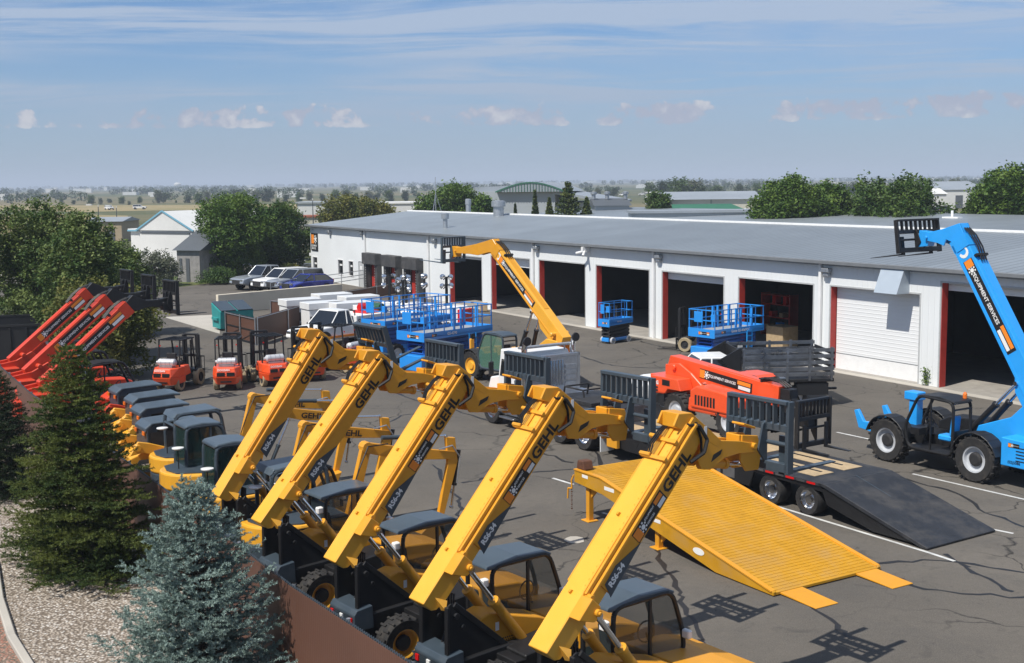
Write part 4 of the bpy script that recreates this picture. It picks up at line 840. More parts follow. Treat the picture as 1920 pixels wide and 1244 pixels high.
# semi tractor
tk = empty('semi_truck', 'white and chrome semi truck tractor with tall exhaust stacks hitched to the lowboy trailer', 'truck', None, TO, TA)
b = MB(); b.box(12.2, 19.4, -.42, .42, .62, .95); b.build('frame', 'blackm', tk)
for x in (13.15, 14.45):
    for y in (-.98, .98): wheel(tk, x, y, .52, .52, .52, 'chrome', rr=.60, dish=.7)
for y in (-1.05, 1.05): wheel(tk, 18.6, y, .52, .52, .30, 'chrome', rr=.60, dish=.15)
b = MB(); b.prism([(16.9, .85), (16.9, 2.55), (17.0, 2.68), (18.2, 2.70), (18.35, 1.8), (18.4, .85)], -1.02, 1.02); b.prism([(18.3, .75), (18.3, 1.75), (19.3, 1.55), (19.45, 1.2), (19.45, .7)], -.75, .75); cb = b.build('cab', 'white', tk, bevel=.05, seg=2)
b = MB(); b.prism([(17.3, 1.75), (17.3, 2.35), (18.12, 2.35), (18.25, 1.75)], -1.03, 1.03); b.add([(18.37, -.9, 1.82), (18.37, .9, 1.82), (18.23, .85, 2.5), (18.23, -.85, 2.5)], [(0, 1, 2, 3)]); b.build('window', 'carglass', cb)
for y in (-1, 1):
    b = MB(); fender(b, 18.6, .5, .62, min(y * .75, y * 1.22), max(y * .75, y * 1.22), 20, 160, .05); b.build('front_fender', 'white', tk, bevel=.02)
    b = MB(); b.box(18.25, 19.3, min(y * .8, y * 1.235), max(y * .8, y * 1.235), 1.05, 1.18); b.build('orange_stripe', 'signorange', tk, bevel=.02)
    b = MB(); b.lathe([(.001, 0), (.30, 0), (.31, .03), (.31, 1.1), (.30, 1.13), (.001, 1.13)], 20, 'x', c=(16.9, y * .98, .72)); b.build('fuel_tank', 'alu', tk, smooth=True)
    b = MB(); b.box(17.0, 17.9, min(y * 1.1, y * 1.32), max(y * 1.1, y * 1.32), .34, .40); b.build('step', 'alu', tk, bevel=.01)
    b = MB(); b.tube((16.72, y * 1.02, .9), (16.72, y * 1.02, 2.9), .10, 14).tube((16.72, y * 1.02, 2.85), (16.6, y * 1.02, 3.15), .10, 14); o = b.build('exhaust_stack', 'chrome', tk, smooth=True)
    b = MB(); b.lathe([(.001, 0), (.15, .0), (.16, .05), (.001, .06)], 14, 'x', c=(16.5, y * 1.02, 3.12)); b.build('stack_cap', 'black', o)
    b = MB(); b.box(18.35, 18.42, min(y * 1.2, y * 1.4), max(y * 1.2, y * 1.4), 1.75, 2.25); b.build('mirror', 'black', tk, bevel=.02)
    b = MB(); b.box(12.18, 12.21, min(y * .75, y * 1.27), max(y * .75, y * 1.27), .12, .78); b.build('mud_flap', 'white', tk); b = MB(); b.at(T(12.16, y * 1.0 , .58) @ Matrix.Diagonal((1, 1.5, .75, 1))).lathe([(.001, -.005), (.11, -.005), (.11, .005), (.001, .005)], 16, 'x'); b.build('flap_badge', 'tailred', tk)
b = MB(); b.box(16.4, 16.5, -1.05, 1.05, 1.15, 2.5); b.box(16.38, 16.52, -1.1, -1.0, .95, 2.6); b.box(16.38, 16.52, 1.0, 1.1, .95, 2.6); b.box(16.38, 16.52, -1.1, 1.1, 2.5, 2.6); hr = b.build('headache_rack', 'alu', tk, bevel=.01)
b = MB(); [b.box(16.34, 16.40, -.35 + .12 * k, -.29 + .12 * k, 1.5, 2.4) for k in range(6)]; b.build('rack_bars', 'chrome', hr)
b = MB(); [b.box(16.36, 16.40, -.9, -.45, 1.3 + .2 * k, 1.42 + .2 * k) for k in range(5)]; b.build('rack_louvres', 'galv', hr)
b = MB(); b.box(15.3, 16.36, -1.15, 1.15, 1.0, 1.35); b.build('deck_box', 'alu', tk, bevel=.02)
b = MB(); b.beam((16.9, -1.1, 2.86), (16.9, 1.1, 2.86), .22, .08); [b.tube((16.9, y, 2.66), (16.9, y, 2.84), .03, 6) for y in (-.8, .8)]; b.build('light_bar', 'galv', tk, bevel=.02)
# ======================================================= yellow yard ramp
Y0_ = Vector((5.32, 24.27, 0)); rp = empty('loading_ramp', 'wide yellow grated loading ramp on legs sloping down to the asphalt', 'loading ramp', None, Y0_, -31.4)
ribbed('grating', (.78, .37, .012), 1, 9., .08, .6)
b = MB(); Wr = -3.07
b.add([(0, 0, .08), (6.1, 0, 1.25), (7.2, 0, 1.25), (7.2, Wr, 1.25), (6.1, Wr, 1.25), (0, Wr, .08), (0, 0, .03), (6.1, 0, 1.2), (7.2, 0, 1.2), (7.2, Wr, 1.2), (6.1, Wr, 1.2), (0, Wr, .03)], [(0, 5, 4, 1), (1, 4, 3, 2), (6, 7, 10, 11), (7, 8, 9, 10), (2, 3, 9, 8), (0, 6, 11, 5)]); dk = b.build('deck', 'deckyellow', rp)
b = MB(); n = 64
for i in range(n):
    x = .08 + i * 7.1 / n; z = .08 + min(x, 6.1) * 1.17 / 6.1 + .002; dz = 1.17 / 6.1 * .045 if x < 6.1 else 0
    for k in range(11):
        y0 = -.05 - k * .27; b.prism([(x, z), (x + .045, z + dz), (x + .045, z + dz + .006), (x, z + .006)], y0, y0 - .235)
o = b.build('grating_bars', 'deckyellow', dk); o['kind'] = 'stuff'
for y in (0, Wr):
    b = MB(); b.prism([(0, .02), (1.8, .03), (6.0, .86), (7.2, .93), (7.2, 1.27), (6.08, 1.27), (0, .10)], y - .04, y + .04); b.build('side_beam', 'deckyellow', rp, bevel=.008)
    b = MB(); b.beam((7.2, y, 1.26), (6.1, y, 1.26), .12, .03, ); b.beam((6.1, y, 1.26), (0.05, y, .10), .12, .03); b.build('flange', 'yellow2', rp)
for x, z in ((6.75, .95), (3.95, .50)):
    for y in (-.12, Wr + .12):
        b = MB(); b.box(x - .07, x + .07, y - .07, y + .07, .02, z); b.box(x - .16, x + .16, y - .16, y + .16, 0, .03); b.prism([(x - .1, z), (x - .45, z), (x - .1, z - .35)], y - .03, y + .03); b.build('leg', 'yellow2', rp, bevel=.008)
for y in (-.15, -2.35): b = MB(); b.prism([(-1.0, .005), (0, .03), (0, .07), (-1.0, .02)], y, y - .62); b.build('lip_plate', 'yellow2', rp, bevel=.004)
b = MB(); b.prism([(6.85, 1.28), (7.2, 1.28), (7.15, 1.5), (6.92, 1.5)], -.02, -.32); b.build('rubber_bumper', 'rust', rp, bevel=.02)
b = MB(); b.path([(7.25, .02, 1.1), (7.3, .06, .95), (7.28, .06, .75), (7.45, .06, .72), (7.47, .06, .45)], .022, 6); b.build('crank_handle', 'yellow2', rp)
b = MB()
for k in range(16): b.tube((7.33, .03, 1.05 - k * .055), (7.33, .03, 1.02 - k * .055), .022 if k % 2 else .012, 6)
b.build('chain', 'rust', rp)
b = MB(); b.at(T(2.35, .045, .36) @ Matrix.Diagonal((1.9, 1, .8, 1))).lathe([(.001, 0), (.10, 0), (.10, .004), (.001, .004)], 20, 'y'); b.at().box(5.5, 5.9, .041, .045, 1.0, 1.09).box(6.6, 6.85, .041, .045, 1.12, 1.2).box(3.7, 4.05, .041, .045, .66, .74); b.build('sticker', 'signwhite', rp)
# ======================================================= scissor lifts
def scissor(Ln, W_, zt, zd, rw, big, model, c='blue', showx=True):
    r = empty('scissor_lift'); h = Ln / 2; w_ = W_ / 2; cz = rw * (1.5 if big else 1.1)
    b = MB(); b.box(-h * .92, h * .92, -w_ * .62, w_ * .62, rw * .6, cz + .12); 
    if big: b.box(-h * 1.02, -h * .80, -w_ * .8, w_ * .8, rw * .8, cz + .35)
    ch = b.build('chassis', c, r, bevel=.02)
    for x in (-h * .66, h * .66):
        for y in (-w_ * .85, w_ * .85): wheel(r, x, y, rw, rw, rw * .7, 'rimgrey' if big else 'galv', lugs=16 if big else 0, tyre='rubber' if big else 'rimgrey')
    b = MB(); b.box(-h * .15, h * .25, w_ * .66, w_ * .98, rw * .8, cz + .40) if big else b.box(-h * .7, h * .5, -w_ * .98, w_ * .98, rw * 1.0, cz + .12)
    b.box(-h * .15, h * .25, -w_ * .98, -w_ * .66, rw * .8, cz + .40) if big else None; sd_ = b.build('side_cover', 'black' if big else c, r, bevel=.02)
    # folded scissor stack
    n = 5 if big else 4; b = MB(); z0 = cz + .16; dz = (zd - .12 - z0) / n
    for k in range(n):
        for y in (-w_ * .55, w_ * .55):
            z = z0 + dz * k; b.beam((-h * .86, y - .04, z), (h * .86, y - .04, z + dz * .62), .05, dz * .72); b.beam((h * .86, y + .04, z), (-h * .86, y + .04, z + dz * .62), .05, dz * .72)
        b.tube((-h * .84, -w_ * .6, z0 + dz * k + .05), (-h * .84, w_ * .6, z0 + dz * k + .05), .035, 8); b.tube((h * .84, -w_ * .6, z0 + dz * k + .05), (h * .84, w_ * .6, z0 + dz * k + .05), .035, 8)
    b.build('scissor_arms', 'dblue' if big else 'blackm', r)
    b = MB(); b.box(-h, h, -w_, w_, zd - .12, zd - .03); b.prism([(-h, zd - .22), (h, zd - .16), (h, zd + .12), (-h, zd + .12)], w_ - .03, w_); b.prism([(-h, zd - .22), (h, zd - .16), (h, zd + .12), (-h, zd + .12)], -w_, -w_ + .03)
    b.box(-h - .02, -h + .02, -w_ + .0, w_, zd - .28, zd + .12); b.box(h - .02, h + .02, -w_, w_, zd - .16, zd + .12); pf = b.build('platform', c, r, bevel=.006)
    b = MB(); b.box(-h + .04, h - .04, -w_ + .05, w_ - .05, zd - .028, zd - .015); b.build('deck_plate', 'deckgrey', pf)
    b = MB(); t_ = .022 if big else .016
    k = max(3, int(round(Ln / .62)))
    for y in (-w_ + .03, w_ - .03):
        for i in range(k + 1): x = -h + .03 + (Ln - .06) * i / k; b.beam((x, y, zd), (x, y, zt), t_ * 1.8, t_ * 1.8) if i in (0, k) or (i % 2 == 0 or big) else None
        for z in (zt, zd + (zt - zd) * .52): b.beam((-h, y, z), (h, y, z), t_ * 2, t_ * 2, up=(0, 0, 1))
    for x in (-h + .03, h - .03):
        for z in (zt, zd + (zt - zd) * .52): b.beam((x, -w_, z), (x, w_, z), t_ * 2, t_ * 2)
        b.beam((x, 0, zd), (x, 0, zt), t_ * 1.8, t_ * 1.8)
    if big:
        for i in (-.1, .1, .55): b.beam((h * i, -w_ + .1, zd), (h * i, -w_ + .1, zt + .02), .10, .05); b.beam((h * i, w_ - .1, zd), (h * i, w_ - .1, zt + .02), .10, .05)
    b.build('guard_rails', c, pf)
    b = MB(); b.box(-h - .03, -h + .0, -w_ * .1, w_ * .55, zd + (zt - zd) * .42, zt - .08); b.box(-h + .05, -h + .2, -w_ + .05, -w_ + .3, zd + .5, zd + .8); b.build('manual_box', c, pf, bevel=.01)
    if big:
        b = MB()
        for x in (h * .28, h * .48): b.beam((x, -w_ - .03, rw * .7), (x, -w_ - .03, zd - .12), .04, .05)
        for i in range(6): b.beam((h * .28, -w_ - .04, rw * .8 + i * .25), (h * .48, -w_ - .04, rw * .8 + i * .25), .04, .04)
        b.build('ladder', 'lblue', r)
        b = MB(); b.at(T(h * .0, -w_ * .985, cz + .12) @ TR_RIGHT).text('4x4', .22, bold=.03); b.box(-.12, .22, .12, .26, -.01, .003); b.build('lettering', 'signwhite', sd_)
        decal(pf, T(-h + .45, -w_ - .004, zd - .03) @ TR_RIGHT, .28, .11, 1, False)
    b = MB(); b.at(T(-h * .35, -w_ - .002, zd - .03) @ TR_RIGHT).text(model, .17 if big else .10, bold=.02); b.build('lettering', 'signwhite', pf)
    decal(pf, T(-h - .022, w_ * .2, zd - .08) @ RZ(-90) @ RX(90), W_ * .42, .15 if big else .1, 1, True)
    return r
t = scissor(4.2, 1.78, 3.0, 1.95, .46, 1, 'GS-4390'); place(t, (-2.98, 54.47), 43.3); tag(t, 'large blue rough terrain scissor lift nearer the camera, with white 4x4 lettering', 'scissor lift', 'big rough terrain scissor lifts')
t2 = copy_tree(t); place(t2, (-5.1, 59.3), 44.7); tag(t2, 'large blue scissor lift behind the other one, beside the white service truck', 'scissor lift')
t = scissor(3.45, 1.6, 2.6, 1.62, .36, 1, 'Genie GS-4069DC'); place(t, (9.98, 56.65), 50.6); tag(t, 'blue scissor lift parked at the open doors beside the black forklift', 'scissor lift')
t = scissor(1.85, .80, 2.15, 1.18, .17, 0, 'GS-1930'); place(t, (5.48, 64.4), 46.4); tag(t, 'small blue slab scissor lift standing alone in front of a doorway', 'scissor lift')
SM = t
for s_i, t_i, az_i, lb in ((21.5, 4.6, 20, 'small blue scissor lift in the dark inside the doorway behind the small outdoor one'), (8.6, 5.2, 60, 'small blue scissor lift deep in the dark bay left of the closed white door')):
    o = copy_tree(SM); q = WP(s_i, t_i, .03); place(o, (q.x, q.y, .03), az_i); tag(o, lb, 'scissor lift')
# ======================================================= forklifts
def forklift(c, tank=True, name='DOOSAN', tyre='tanrubber', mirror=False):
    r = empty('forklift')
    for y in (-.46, .46): wheel(r, 0, y, .30, .30, .20, 'blackm', tyre=tyre, n=20)
    for y in (-.50, .50): wheel(r, 1.55, y, .36, .36, .26, 'blackm', tyre=tyre, n=22)
    b = MB(); A = [(-.52, -.38, .28), (-.52, .38, .28), (-.1, .56, .32), (.35, .56, .32), (.35, -.56, .32), (-.1, -.56, .32)]; Z = [(-.56, -.36, .98), (-.56, .36, .98), (-.2, .55, 1.0), (.35, .55, 1.0), (.35, -.55, 1.0), (-.2, -.55, 1.0)]
    A2 = [(-.66, -.42, .62), (-.66, .42, .62), (-.22, .585, .62), (.35, .585, .62), (.35, -.585, .62), (-.22, -.585, .62)]
    for P, Q in ((A, A2), (A2, Z)): b.loft([Vector(p) for p in P][::-1], [Vector(p) for p in Q][::-1])
    cw = b.build('counterweight', c, r, bevel=.035, seg=2)
    b = MB(); b.box(-.665, -.60, -.36, -.04, .66, .80); b.box(-.665, -.60, .04, .36, .66, .80); b.box(-.62, -.55, -.22, .22, .38, .44); b.build('vent_slots', 'signblack', cw)
    b = MB(); b.at(T(-.622, .33, .90) @ RZ(-90) @ RX(90) @ RX(-8)).text(name, .115, bold=.03); b.build('lettering', 'signwhite', cw)
    b = MB(); b.prism([(.35, .35), (.35, 1.0), (.9, .98), (1.15, .5), (1.8, .5), (1.8, .3)], -.44, .44); b.box(1.3, 1.8, -.55, .55, .62, .72); b.build('body', 'black' if c != 'black' else 'blackm', r, bevel=.03)
    b = MB(); b.prism([(.35, .55), (.35, 1.02), (.80, 1.0), (.95, .6)], -.50, .50); b.build('side_panel', c, r, bevel=.03)
    b = MB(); b.box(.35, .8, -.25, .25, 1.0, 1.12); b.prism([(.25, 1.1), (.38, 1.1), (.30, 1.55), (.20, 1.55)], -.22, .22); b.build('seat', 'blackm', r, bevel=.03)
    b = MB()
    for y in (-.48, .48): b.beam((.02, y, .98), (.12, y, 2.08), .05, .05); b.beam((1.35, y, .7), (1.15, y, 2.08), .05, .05); b.beam((.1, y, 2.1), (1.3, y, 2.08), .05, .05)
    for i in range(8): b.beam((.12 + i * .165, -.48, 2.1), (.12 + i * .165, .48, 2.1), .025, .03)
    for y in (-.24, 0, .24): b.beam((.1, y, 2.1), (1.3, y, 2.09), .025, .025)
    og = b.build('overhead_guard', 'black', r)
    b = MB(); b.box(.02, .06, -.42, -.37, 1.84, 1.89); b.box(.02, .06, .37, .42, 1.84, 1.89); b.build('tail_lamp', 'tailred', og)
    b = MB(); b.tube((1.2, 0, .95), (1.02, 0, 1.2), .025, 6); loop(b, [Vector((1.0, 0, 1.22)) + Vector((.09 * math.cos(a), .17 * math.sin(a), .12 * math.cos(a))) for a in [i * math.pi / 6 for i in range(12)]], .014, 6); b.build('steering_wheel', 'black', r)
    b = MB()
    for y in (-.34, .34): b.box(1.86, 2.0, y - .05, y + .05, .08, 2.12); b.box(1.90, 1.98, y * .72 - .04, y * .72 + .04, .1, 2.16)
    for z in (.5, 1.2, 2.08): b.box(1.88, 1.96, -.36, .36, z, z + .09)
    b.tube((1.9, 0, .3), (1.9, 0, 1.9), .045, 10); m = b.build('mast', 'black', r, bevel=.006)
    b = MB(); b.box(2.02, 2.07, -.52, .52, .20, .32); b.box(2.02, 2.07, -.52, .52, .55, .65); b.box(2.02, 2.06, -.55, .55, 1.15, 1.2)
    for i in range(8): b.box(2.03, 2.055, -.55 + i * .153, -.53 + i * .153, .3, 1.2)
    for y in (-.3, .3): b.box(2.07, 2.12, y - .05, y + .05, .06, .65); b.prism([(2.07, .05), (3.15, .05), (3.15, .07), (2.12, .10)], y - .05, y + .05)
    b.build('load_backrest', 'black', m)
    if tank:
        b = MB(); b.lathe([(.001, -.42), (.10, -.41), (.155, -.36), (.155, .33), (.10, .39), (.06, .40), (.06, .46), (.001, .46)], 18, 'y', c=(-.15, 0, 1.20)); o = b.build('gas_tank', 'tankw', r, smooth=True)
        b = MB(); [b.tube((-.15, y - .012, 1.2), (-.15, y + .012, 1.2), .16, 18) for y in (-.2, .0, .2)]; b.box(-.3, 0, -.3, .3, 1.0, 1.07); b.build('tank_strap', 'galv', o)
    return r
fk = forklift('orange'); GF = 'orange forklifts parked in a row'
def fl(o, p, az, lb, cat='forklift', g=GF): place(o, p, az); tag(o, lb, cat, g); return o
fl(fk, (-14.33, 50.65), 14, 'orange forklift farthest left in the row, seen from its right rear')
fl(copy_tree(fk), (-11.92, 50.75), -6, 'orange forklift second from the left, its rear facing the camera squarely')
fl(copy_tree(fk), (-10.15, 51.6), -29, 'orange forklift third from the left, beside the top of the farthest yellow boom')
fl(copy_tree(fk), (-8.75, 52.9), -24, 'orange forklift mostly behind the bent head of the farthest yellow boom')
fl(copy_tree(fk), (-7.35, 55.3), -62, 'orange forklift with the gas tank end on, left of the big scissor lifts')
bk = forklift('black', False, '', mirror=False)
q = Vector((8.61, 60.44, 0)) - fwd(-60) * 1.55 - lft(-60) * .5; fl(bk, (q.x, q.y), -60, 'black forklift with tall mast and load backrest beside the doorway', g=None)
# ======================================================= mini excavators and skid loaders
def excavator(cabbed, k=1.):
    r = empty('mini_excavator')
    for y in (-.72, .72):
        b = MB(); b.prism(rounded3([(-1.15, .02), (1.15, .02), (1.15, .52), (-1.15, .52)], .24), y - .2, y + .2); o = b.build('track', 'rubber', r, bevel=.02)
    b = MB(); b.lathe([(.5, .35), (.5, .62), (.001, .62)], 20, 'z'); b.box(-.6, .6, -.5, .5, .2, .4); b.prism([(1.3, .05), (1.42, .05), (1.42, .5), (1.3, .5)], -.9, .9); b.box(.9, 1.35, -.3, .3, .2, .3); b.build('undercarriage', 'blackm', r, bevel=.015)
    n = 12; ring = [(-.15 + 1.05 * math.cos(R(95 + i * 170 / n)), .92 * math.sin(R(95 + i * 170 / n))) for i in range(n + 1)]
    pr = [(1.0, .86), (-.1, .92)] + ring + [(-.1, -.92), (1.0, -.86)]
    b = MB(); b.prismz(pr, .95, 1.38); hs = b.build('counterweight', 'yellow', r, bevel=.05, seg=2)
    b = MB(); b.prismz([(p[0] * .985, p[1] * .985) for p in pr], .62, .95); b.build('lower_housing', 'slate', r, bevel=.04, seg=2)
    b = MB(); b.prismz([(.9, -.82), (-.2, -.86), (-.95, -.5), (-1.05, 0.), (-.95, .5), (-.2, .86), (.9, .82)], 1.385, 1.41); b.build('deck_cover', 'slate', r)
    b = MB(); [b.box(-.55, .05, -.935, -.925, 1.0 + k_ * .07, 1.035 + k_ * .07) for k_ in range(5)]; b.build('vent_slots', 'signblack', hs)
    Y0, Y1 = -.02, .86
    if cabbed:
        out = rounded([(-.55, 0, 1.15), (-.50, 0, 2.42), (.38, 0, 2.42), (.68, 0, 1.7), (.68, 0, 1.0), (-.55, 0, 1.0)], .18)
        b = MB()
        for y in (Y0, Y1): loop(b, [(p[0], y, p[2]) for p in out], .045, 8)
        for p in ((-.50, 2.4), (-.55, 1.3), (.38, 2.42), (.68, 1.7)): b.tube((p[0], Y0, p[1]), (p[0], Y1, p[1]), .045, 8)
        b.box(-.55, .68, Y0, Y1, .95, 1.42); b.beam((.12, Y0, 1.3), (.12, Y0, 2.4), .06, .05); b.beam((.12, Y1, 1.3), (.12, Y1, 2.4), .06, .05); cb = b.build('cab', 'slate', r)
        b = MB(); b.prism([(-.55, 2.40), (-.48, 2.47), (-.1, 2.51), (.36, 2.47), (.46, 2.40)], Y0 - .04, Y1 + .04); b.build('cab_roof', 'slatel', cb, bevel=.04, seg=2)
        b = MB(); b.prism([(p[0], p[2]) for p in out], Y0 - .003, Y0 + .003); b.prism([(p[0], p[2]) for p in out], Y1 - .003, Y1 + .003); b.add([(-.50, Y0, 2.38), (-.545, Y0, 1.42), (-.545, Y1, 1.42), (-.50, Y1, 2.38)], [(0, 1, 2, 3)]); b.build('window', 'glassx', cb)
    else:
        b = MB(); out = rounded([(-.5, 0, 1.2), (-.5, 0, 2.40), (.75, 0, 2.42), (.85, 0, 1.3)], .25)[4:-5]
        out = [(-.5, 0, 1.2)] + rounded([(-.5, 0, 1.2), (-.5, 0, 2.40), (.75, 0, 2.42), (.95, 0, 1.1)], .25)[5:15] + [(.95, 0, 1.1)]
        for y in (Y0, Y1): b.path([(p[0], y, p[2]) for p in out], .05, 8)
        b.tube((-.5, Y0, 2.1), (-.5, Y1, 2.1), .04, 8); cb = b.build('rollover_frame', 'slate', r)
        b = MB(); b.prism([(-.55, 2.30), (-.46, 2.44), (.65, 2.48), (.80, 2.42), (.80, 2.38), (-.4, 2.38)], Y0 - .03, Y1 + .03); b.build('canopy', 'slatel', cb, bevel=.03)
    b = MB(); b.box(-.3, .15, .2, .65, 1.4, 1.52); b.prism([(-.35, 1.5), (-.22, 1.5), (-.3, 2.05), (-.4, 2.05)], .22, .63); b.build('seat', 'blackm', r, bevel=.03)
    b = MB(); b.lathe([(.001, 0), (.10, 0), (.15, .03), (.15, .05), (.001, .07)], 16, 'z', c=(-.75, -.05 if cabbed else .3, 1.9 if cabbed else 2.0)); mo = b.build('mirror', 'white', r); b = MB(); b.tube((-.75, -.05, 1.4), (-.75, -.05, 1.9), .015, 5); b.build('mirror_arm', 'black', mo)
    # boom up, arm down, bucket
    by = -.32; A_ = Vector((1.10, by, .95)); B_ = Vector((1.60, by, 2.72)); C_ = Vector((3.75, by, 2.25)); D_ = Vector((3.35, by, .75))
    b = MB(); b.box(.95, 1.3, by - .14, by + .14, .6, 1.2); b.beam(A_, B_, .14, .22); b.prism([(1.50, 2.62), (1.58, 2.84), (2.3, 2.66), (3.85, 2.34), (3.85, 2.16), (2.5, 2.32)], by - .07, by + .07); b.tube(B_ - Vector((0, .12, 0)), B_ + Vector((0, .12, 0)), .13, 12); bo = b.build('boom', 'yellow2', r, bevel=.01)
    b = MB(); b.at(T(2.45, by - .078, 2.46) @ RX(90) @ RZ(-9)).text('GEHL', .20, Matrix.Diagonal((1.3, 1, 1, 1)), bold=.03); b.build('lettering', 'signblack', bo)
    b = MB(); b.prism([(3.62, 2.70), (3.86, 2.66), (3.92, 2.1), (3.48, .72), (3.34, .72), (3.66, 2.1)], by - .055, by + .055); ar = b.build('arm', 'yellow2', r, bevel=.01)
    cyl(bo, (2.0, by, 2.88), (3.66, by, 2.72), .05, 'slate', 'chrome', .55); cyl(bo, (1.35, by, .75), (2.15, by, 2.4), .05, 'slate', 'chrome', .6); cyl(ar, (3.98, by, 2.35), (3.75, by, 1.0), .05, 'black', 'chrome', .6)
    b = MB(); b.prism([(3.5, .85), (3.35, .55), (3.0, .20), (2.75, .12), (2.62, .22), (2.7, .55), (2.95, .75)], by - .28, by + .28); b.build('bucket', 'yellow2', r, bevel=.02)
    b = MB(); b.path([(3.4, by - .09, 2.45), (3.75, by - .1, 2.5), (3.95, by - .1, 2.2), (3.85, by - .1, 1.6)], .018, 5); b.build('hose', 'galv', ar)
    b = MB(); b.path([(1.15, by - .12, 1.2), (1.15, by - .17, 1.8), (1.35, by - .17, 2.3), (1.6, by - .12, 2.75), (2.1, by - .1, 2.75)], .016, 5); b.build('hose', 'hose', bo)
    return r
def rounded3(pts, r): return [(p[0], p[2]) for p in rounded([(x, 0, z) for x, z in pts], r, 5)]
GE = 'yellow mini excavators in a row'
def exc(o, px, py, z, lb, az=57):
    p = at(px, py, z) - lft(az) * .4; place(o, (p.x, p.y), az); tag(o, lb, 'mini excavator', GE)
e1 = excavator(True); exc(e1, 375, 790, 2.47, 'yellow mini excavator with a boxy grey glazed cab, left of the other cabbed one')
e2 = copy_tree(e1); exc(e2, 432, 824, 2.47, 'yellow mini excavator whose grey glazed cab is partly behind the farthest yellow boom')
e3 = excavator(False); exc(e3, 352, 768, 2.45, 'yellow mini excavator with an open grey canopy, farthest back of the excavators')
e4 = copy_tree(e3); exc(e4, 535, 868, 2.45, 'yellow mini excavator with an open grey canopy, seen between the two farthest yellow booms')
def skid(c='yellow', txt='RT250'):
    r = empty('skid_loader')
    for y in (-.72, .72):
        b = MB(); b.prism(rounded3([(-.85, .02), (.95, .02), (.75, .62), (-.75, .62)], .25), y - .17, y + .17); b.build('track', 'rubber', r, bevel=.02)
    b = MB(); b.prism([(-1.25, .35), (-1.3, 1.15), (-.9, 1.3), (-.3, 1.25), (-.3, .9), (.9, .8), (1.0, .3)], -.54, .54); bd = b.build('body', c, r, bevel=.04, seg=2)
    b = MB(); [b.box(-1.32, -1.27, -.42, .42, .55 + .1 * k, .61 + .1 * k) for k in range(5)]; b.build('rear_grille', 'signblack', bd)
    b = MB()
    for y in (-.45, .45): b.prism([(-.75, 1.15), (-.80, 1.9), (-.62, 2.02), (.45, 2.02), (.50, 1.95), (.62, .85), (.5, .85), (.36, 1.85), (-.5, 1.85), (-.5, 1.15)], y - .03, y + .03)
    b.box(-.8, -.74, -.5, .5, 1.2, 1.9); cb = b.build('cab', 'slate', r, bevel=.015)
    b = MB(); b.prism([(-.84, 1.80), (-.84, 1.92), (-.66, 2.05), (.42, 2.09), (.66, 2.06), (.66, 1.99), (.42, 2.0), (-.6, 2.0), (-.78, 1.84)], -.50, .50); b.build('canopy', 'slatel', cb, bevel=.03, seg=2)
    b = MB(); b.box(-.7, .5, -.505, -.50, 1.25, 1.8); b.box(-.7, .5, .50, .505, 1.25, 1.8); b.build('side_screen', 'blackm', cb)
    b = MB(); b.box(-.87, -.84, -.45, -.28, 1.72, 1.82); b.box(-.87, -.84, .28, .45, 1.72, 1.82); b.build('rear_lamp', 'lamporange', cb)
    for y in (-.64, .64):
        b = MB(); b.prism([(-1.35, 1.25), (-1.1, 1.62), (-.8, 1.55), (.9, .95), (1.35, .45), (1.35, .15), (1.2, .15), (1.15, .45), (.8, .78), (-1.0, 1.3)], y - .055, y + .055); b.tube((-1.12, y - .09, 1.45), (-1.12, y + .09, 1.45), .1, 12); b.build('lift_arm', c, r, bevel=.015)
    b = MB(); b.prism([(1.3, .05), (2.0, .05), (2.05, .1), (1.5, .55), (1.3, .55)], -.9, .9); b.build('bucket', 'black', r, bevel=.01)
    b = MB(); b.prism([(-1.3, .8), (-1.1, 1.12), (-.1, 1.10), (-.2, .7)], -.72, -.705); pn = b.build('side_panel', 'slate', r); b = MB(); b.at(T(-1.05, -.723, .92) @ TR_RIGHT).text(txt, .2, bold=.03); b.build('lettering', 'signwhite', pn)
    return r
GS_ = 'track loaders with grey canopies in a row'
k1 = skid('yellow', 'RT250')
for i, (px, py) in enumerate(((318, 784), (305, 757), (290, 738))):
    o = k1 if i == 0 else copy_tree(k1); p = at(px, py, 2.05); place(o, (p.x, p.y), 57); tag(o, ['yellow track loader with grey canopy nearest the mini excavators', 'yellow track loader with grey canopy, middle of the three yellow ones', 'yellow track loader with grey canopy, farthest of the yellow ones'][i], 'track loader', GS_)
k2 = skid('red', ''); p = at(258, 721, 2.05); place(k2, (p.x, p.y), 57); tag(k2, 'red track loader with grey canopy just behind the green spruce top', 'track loader')
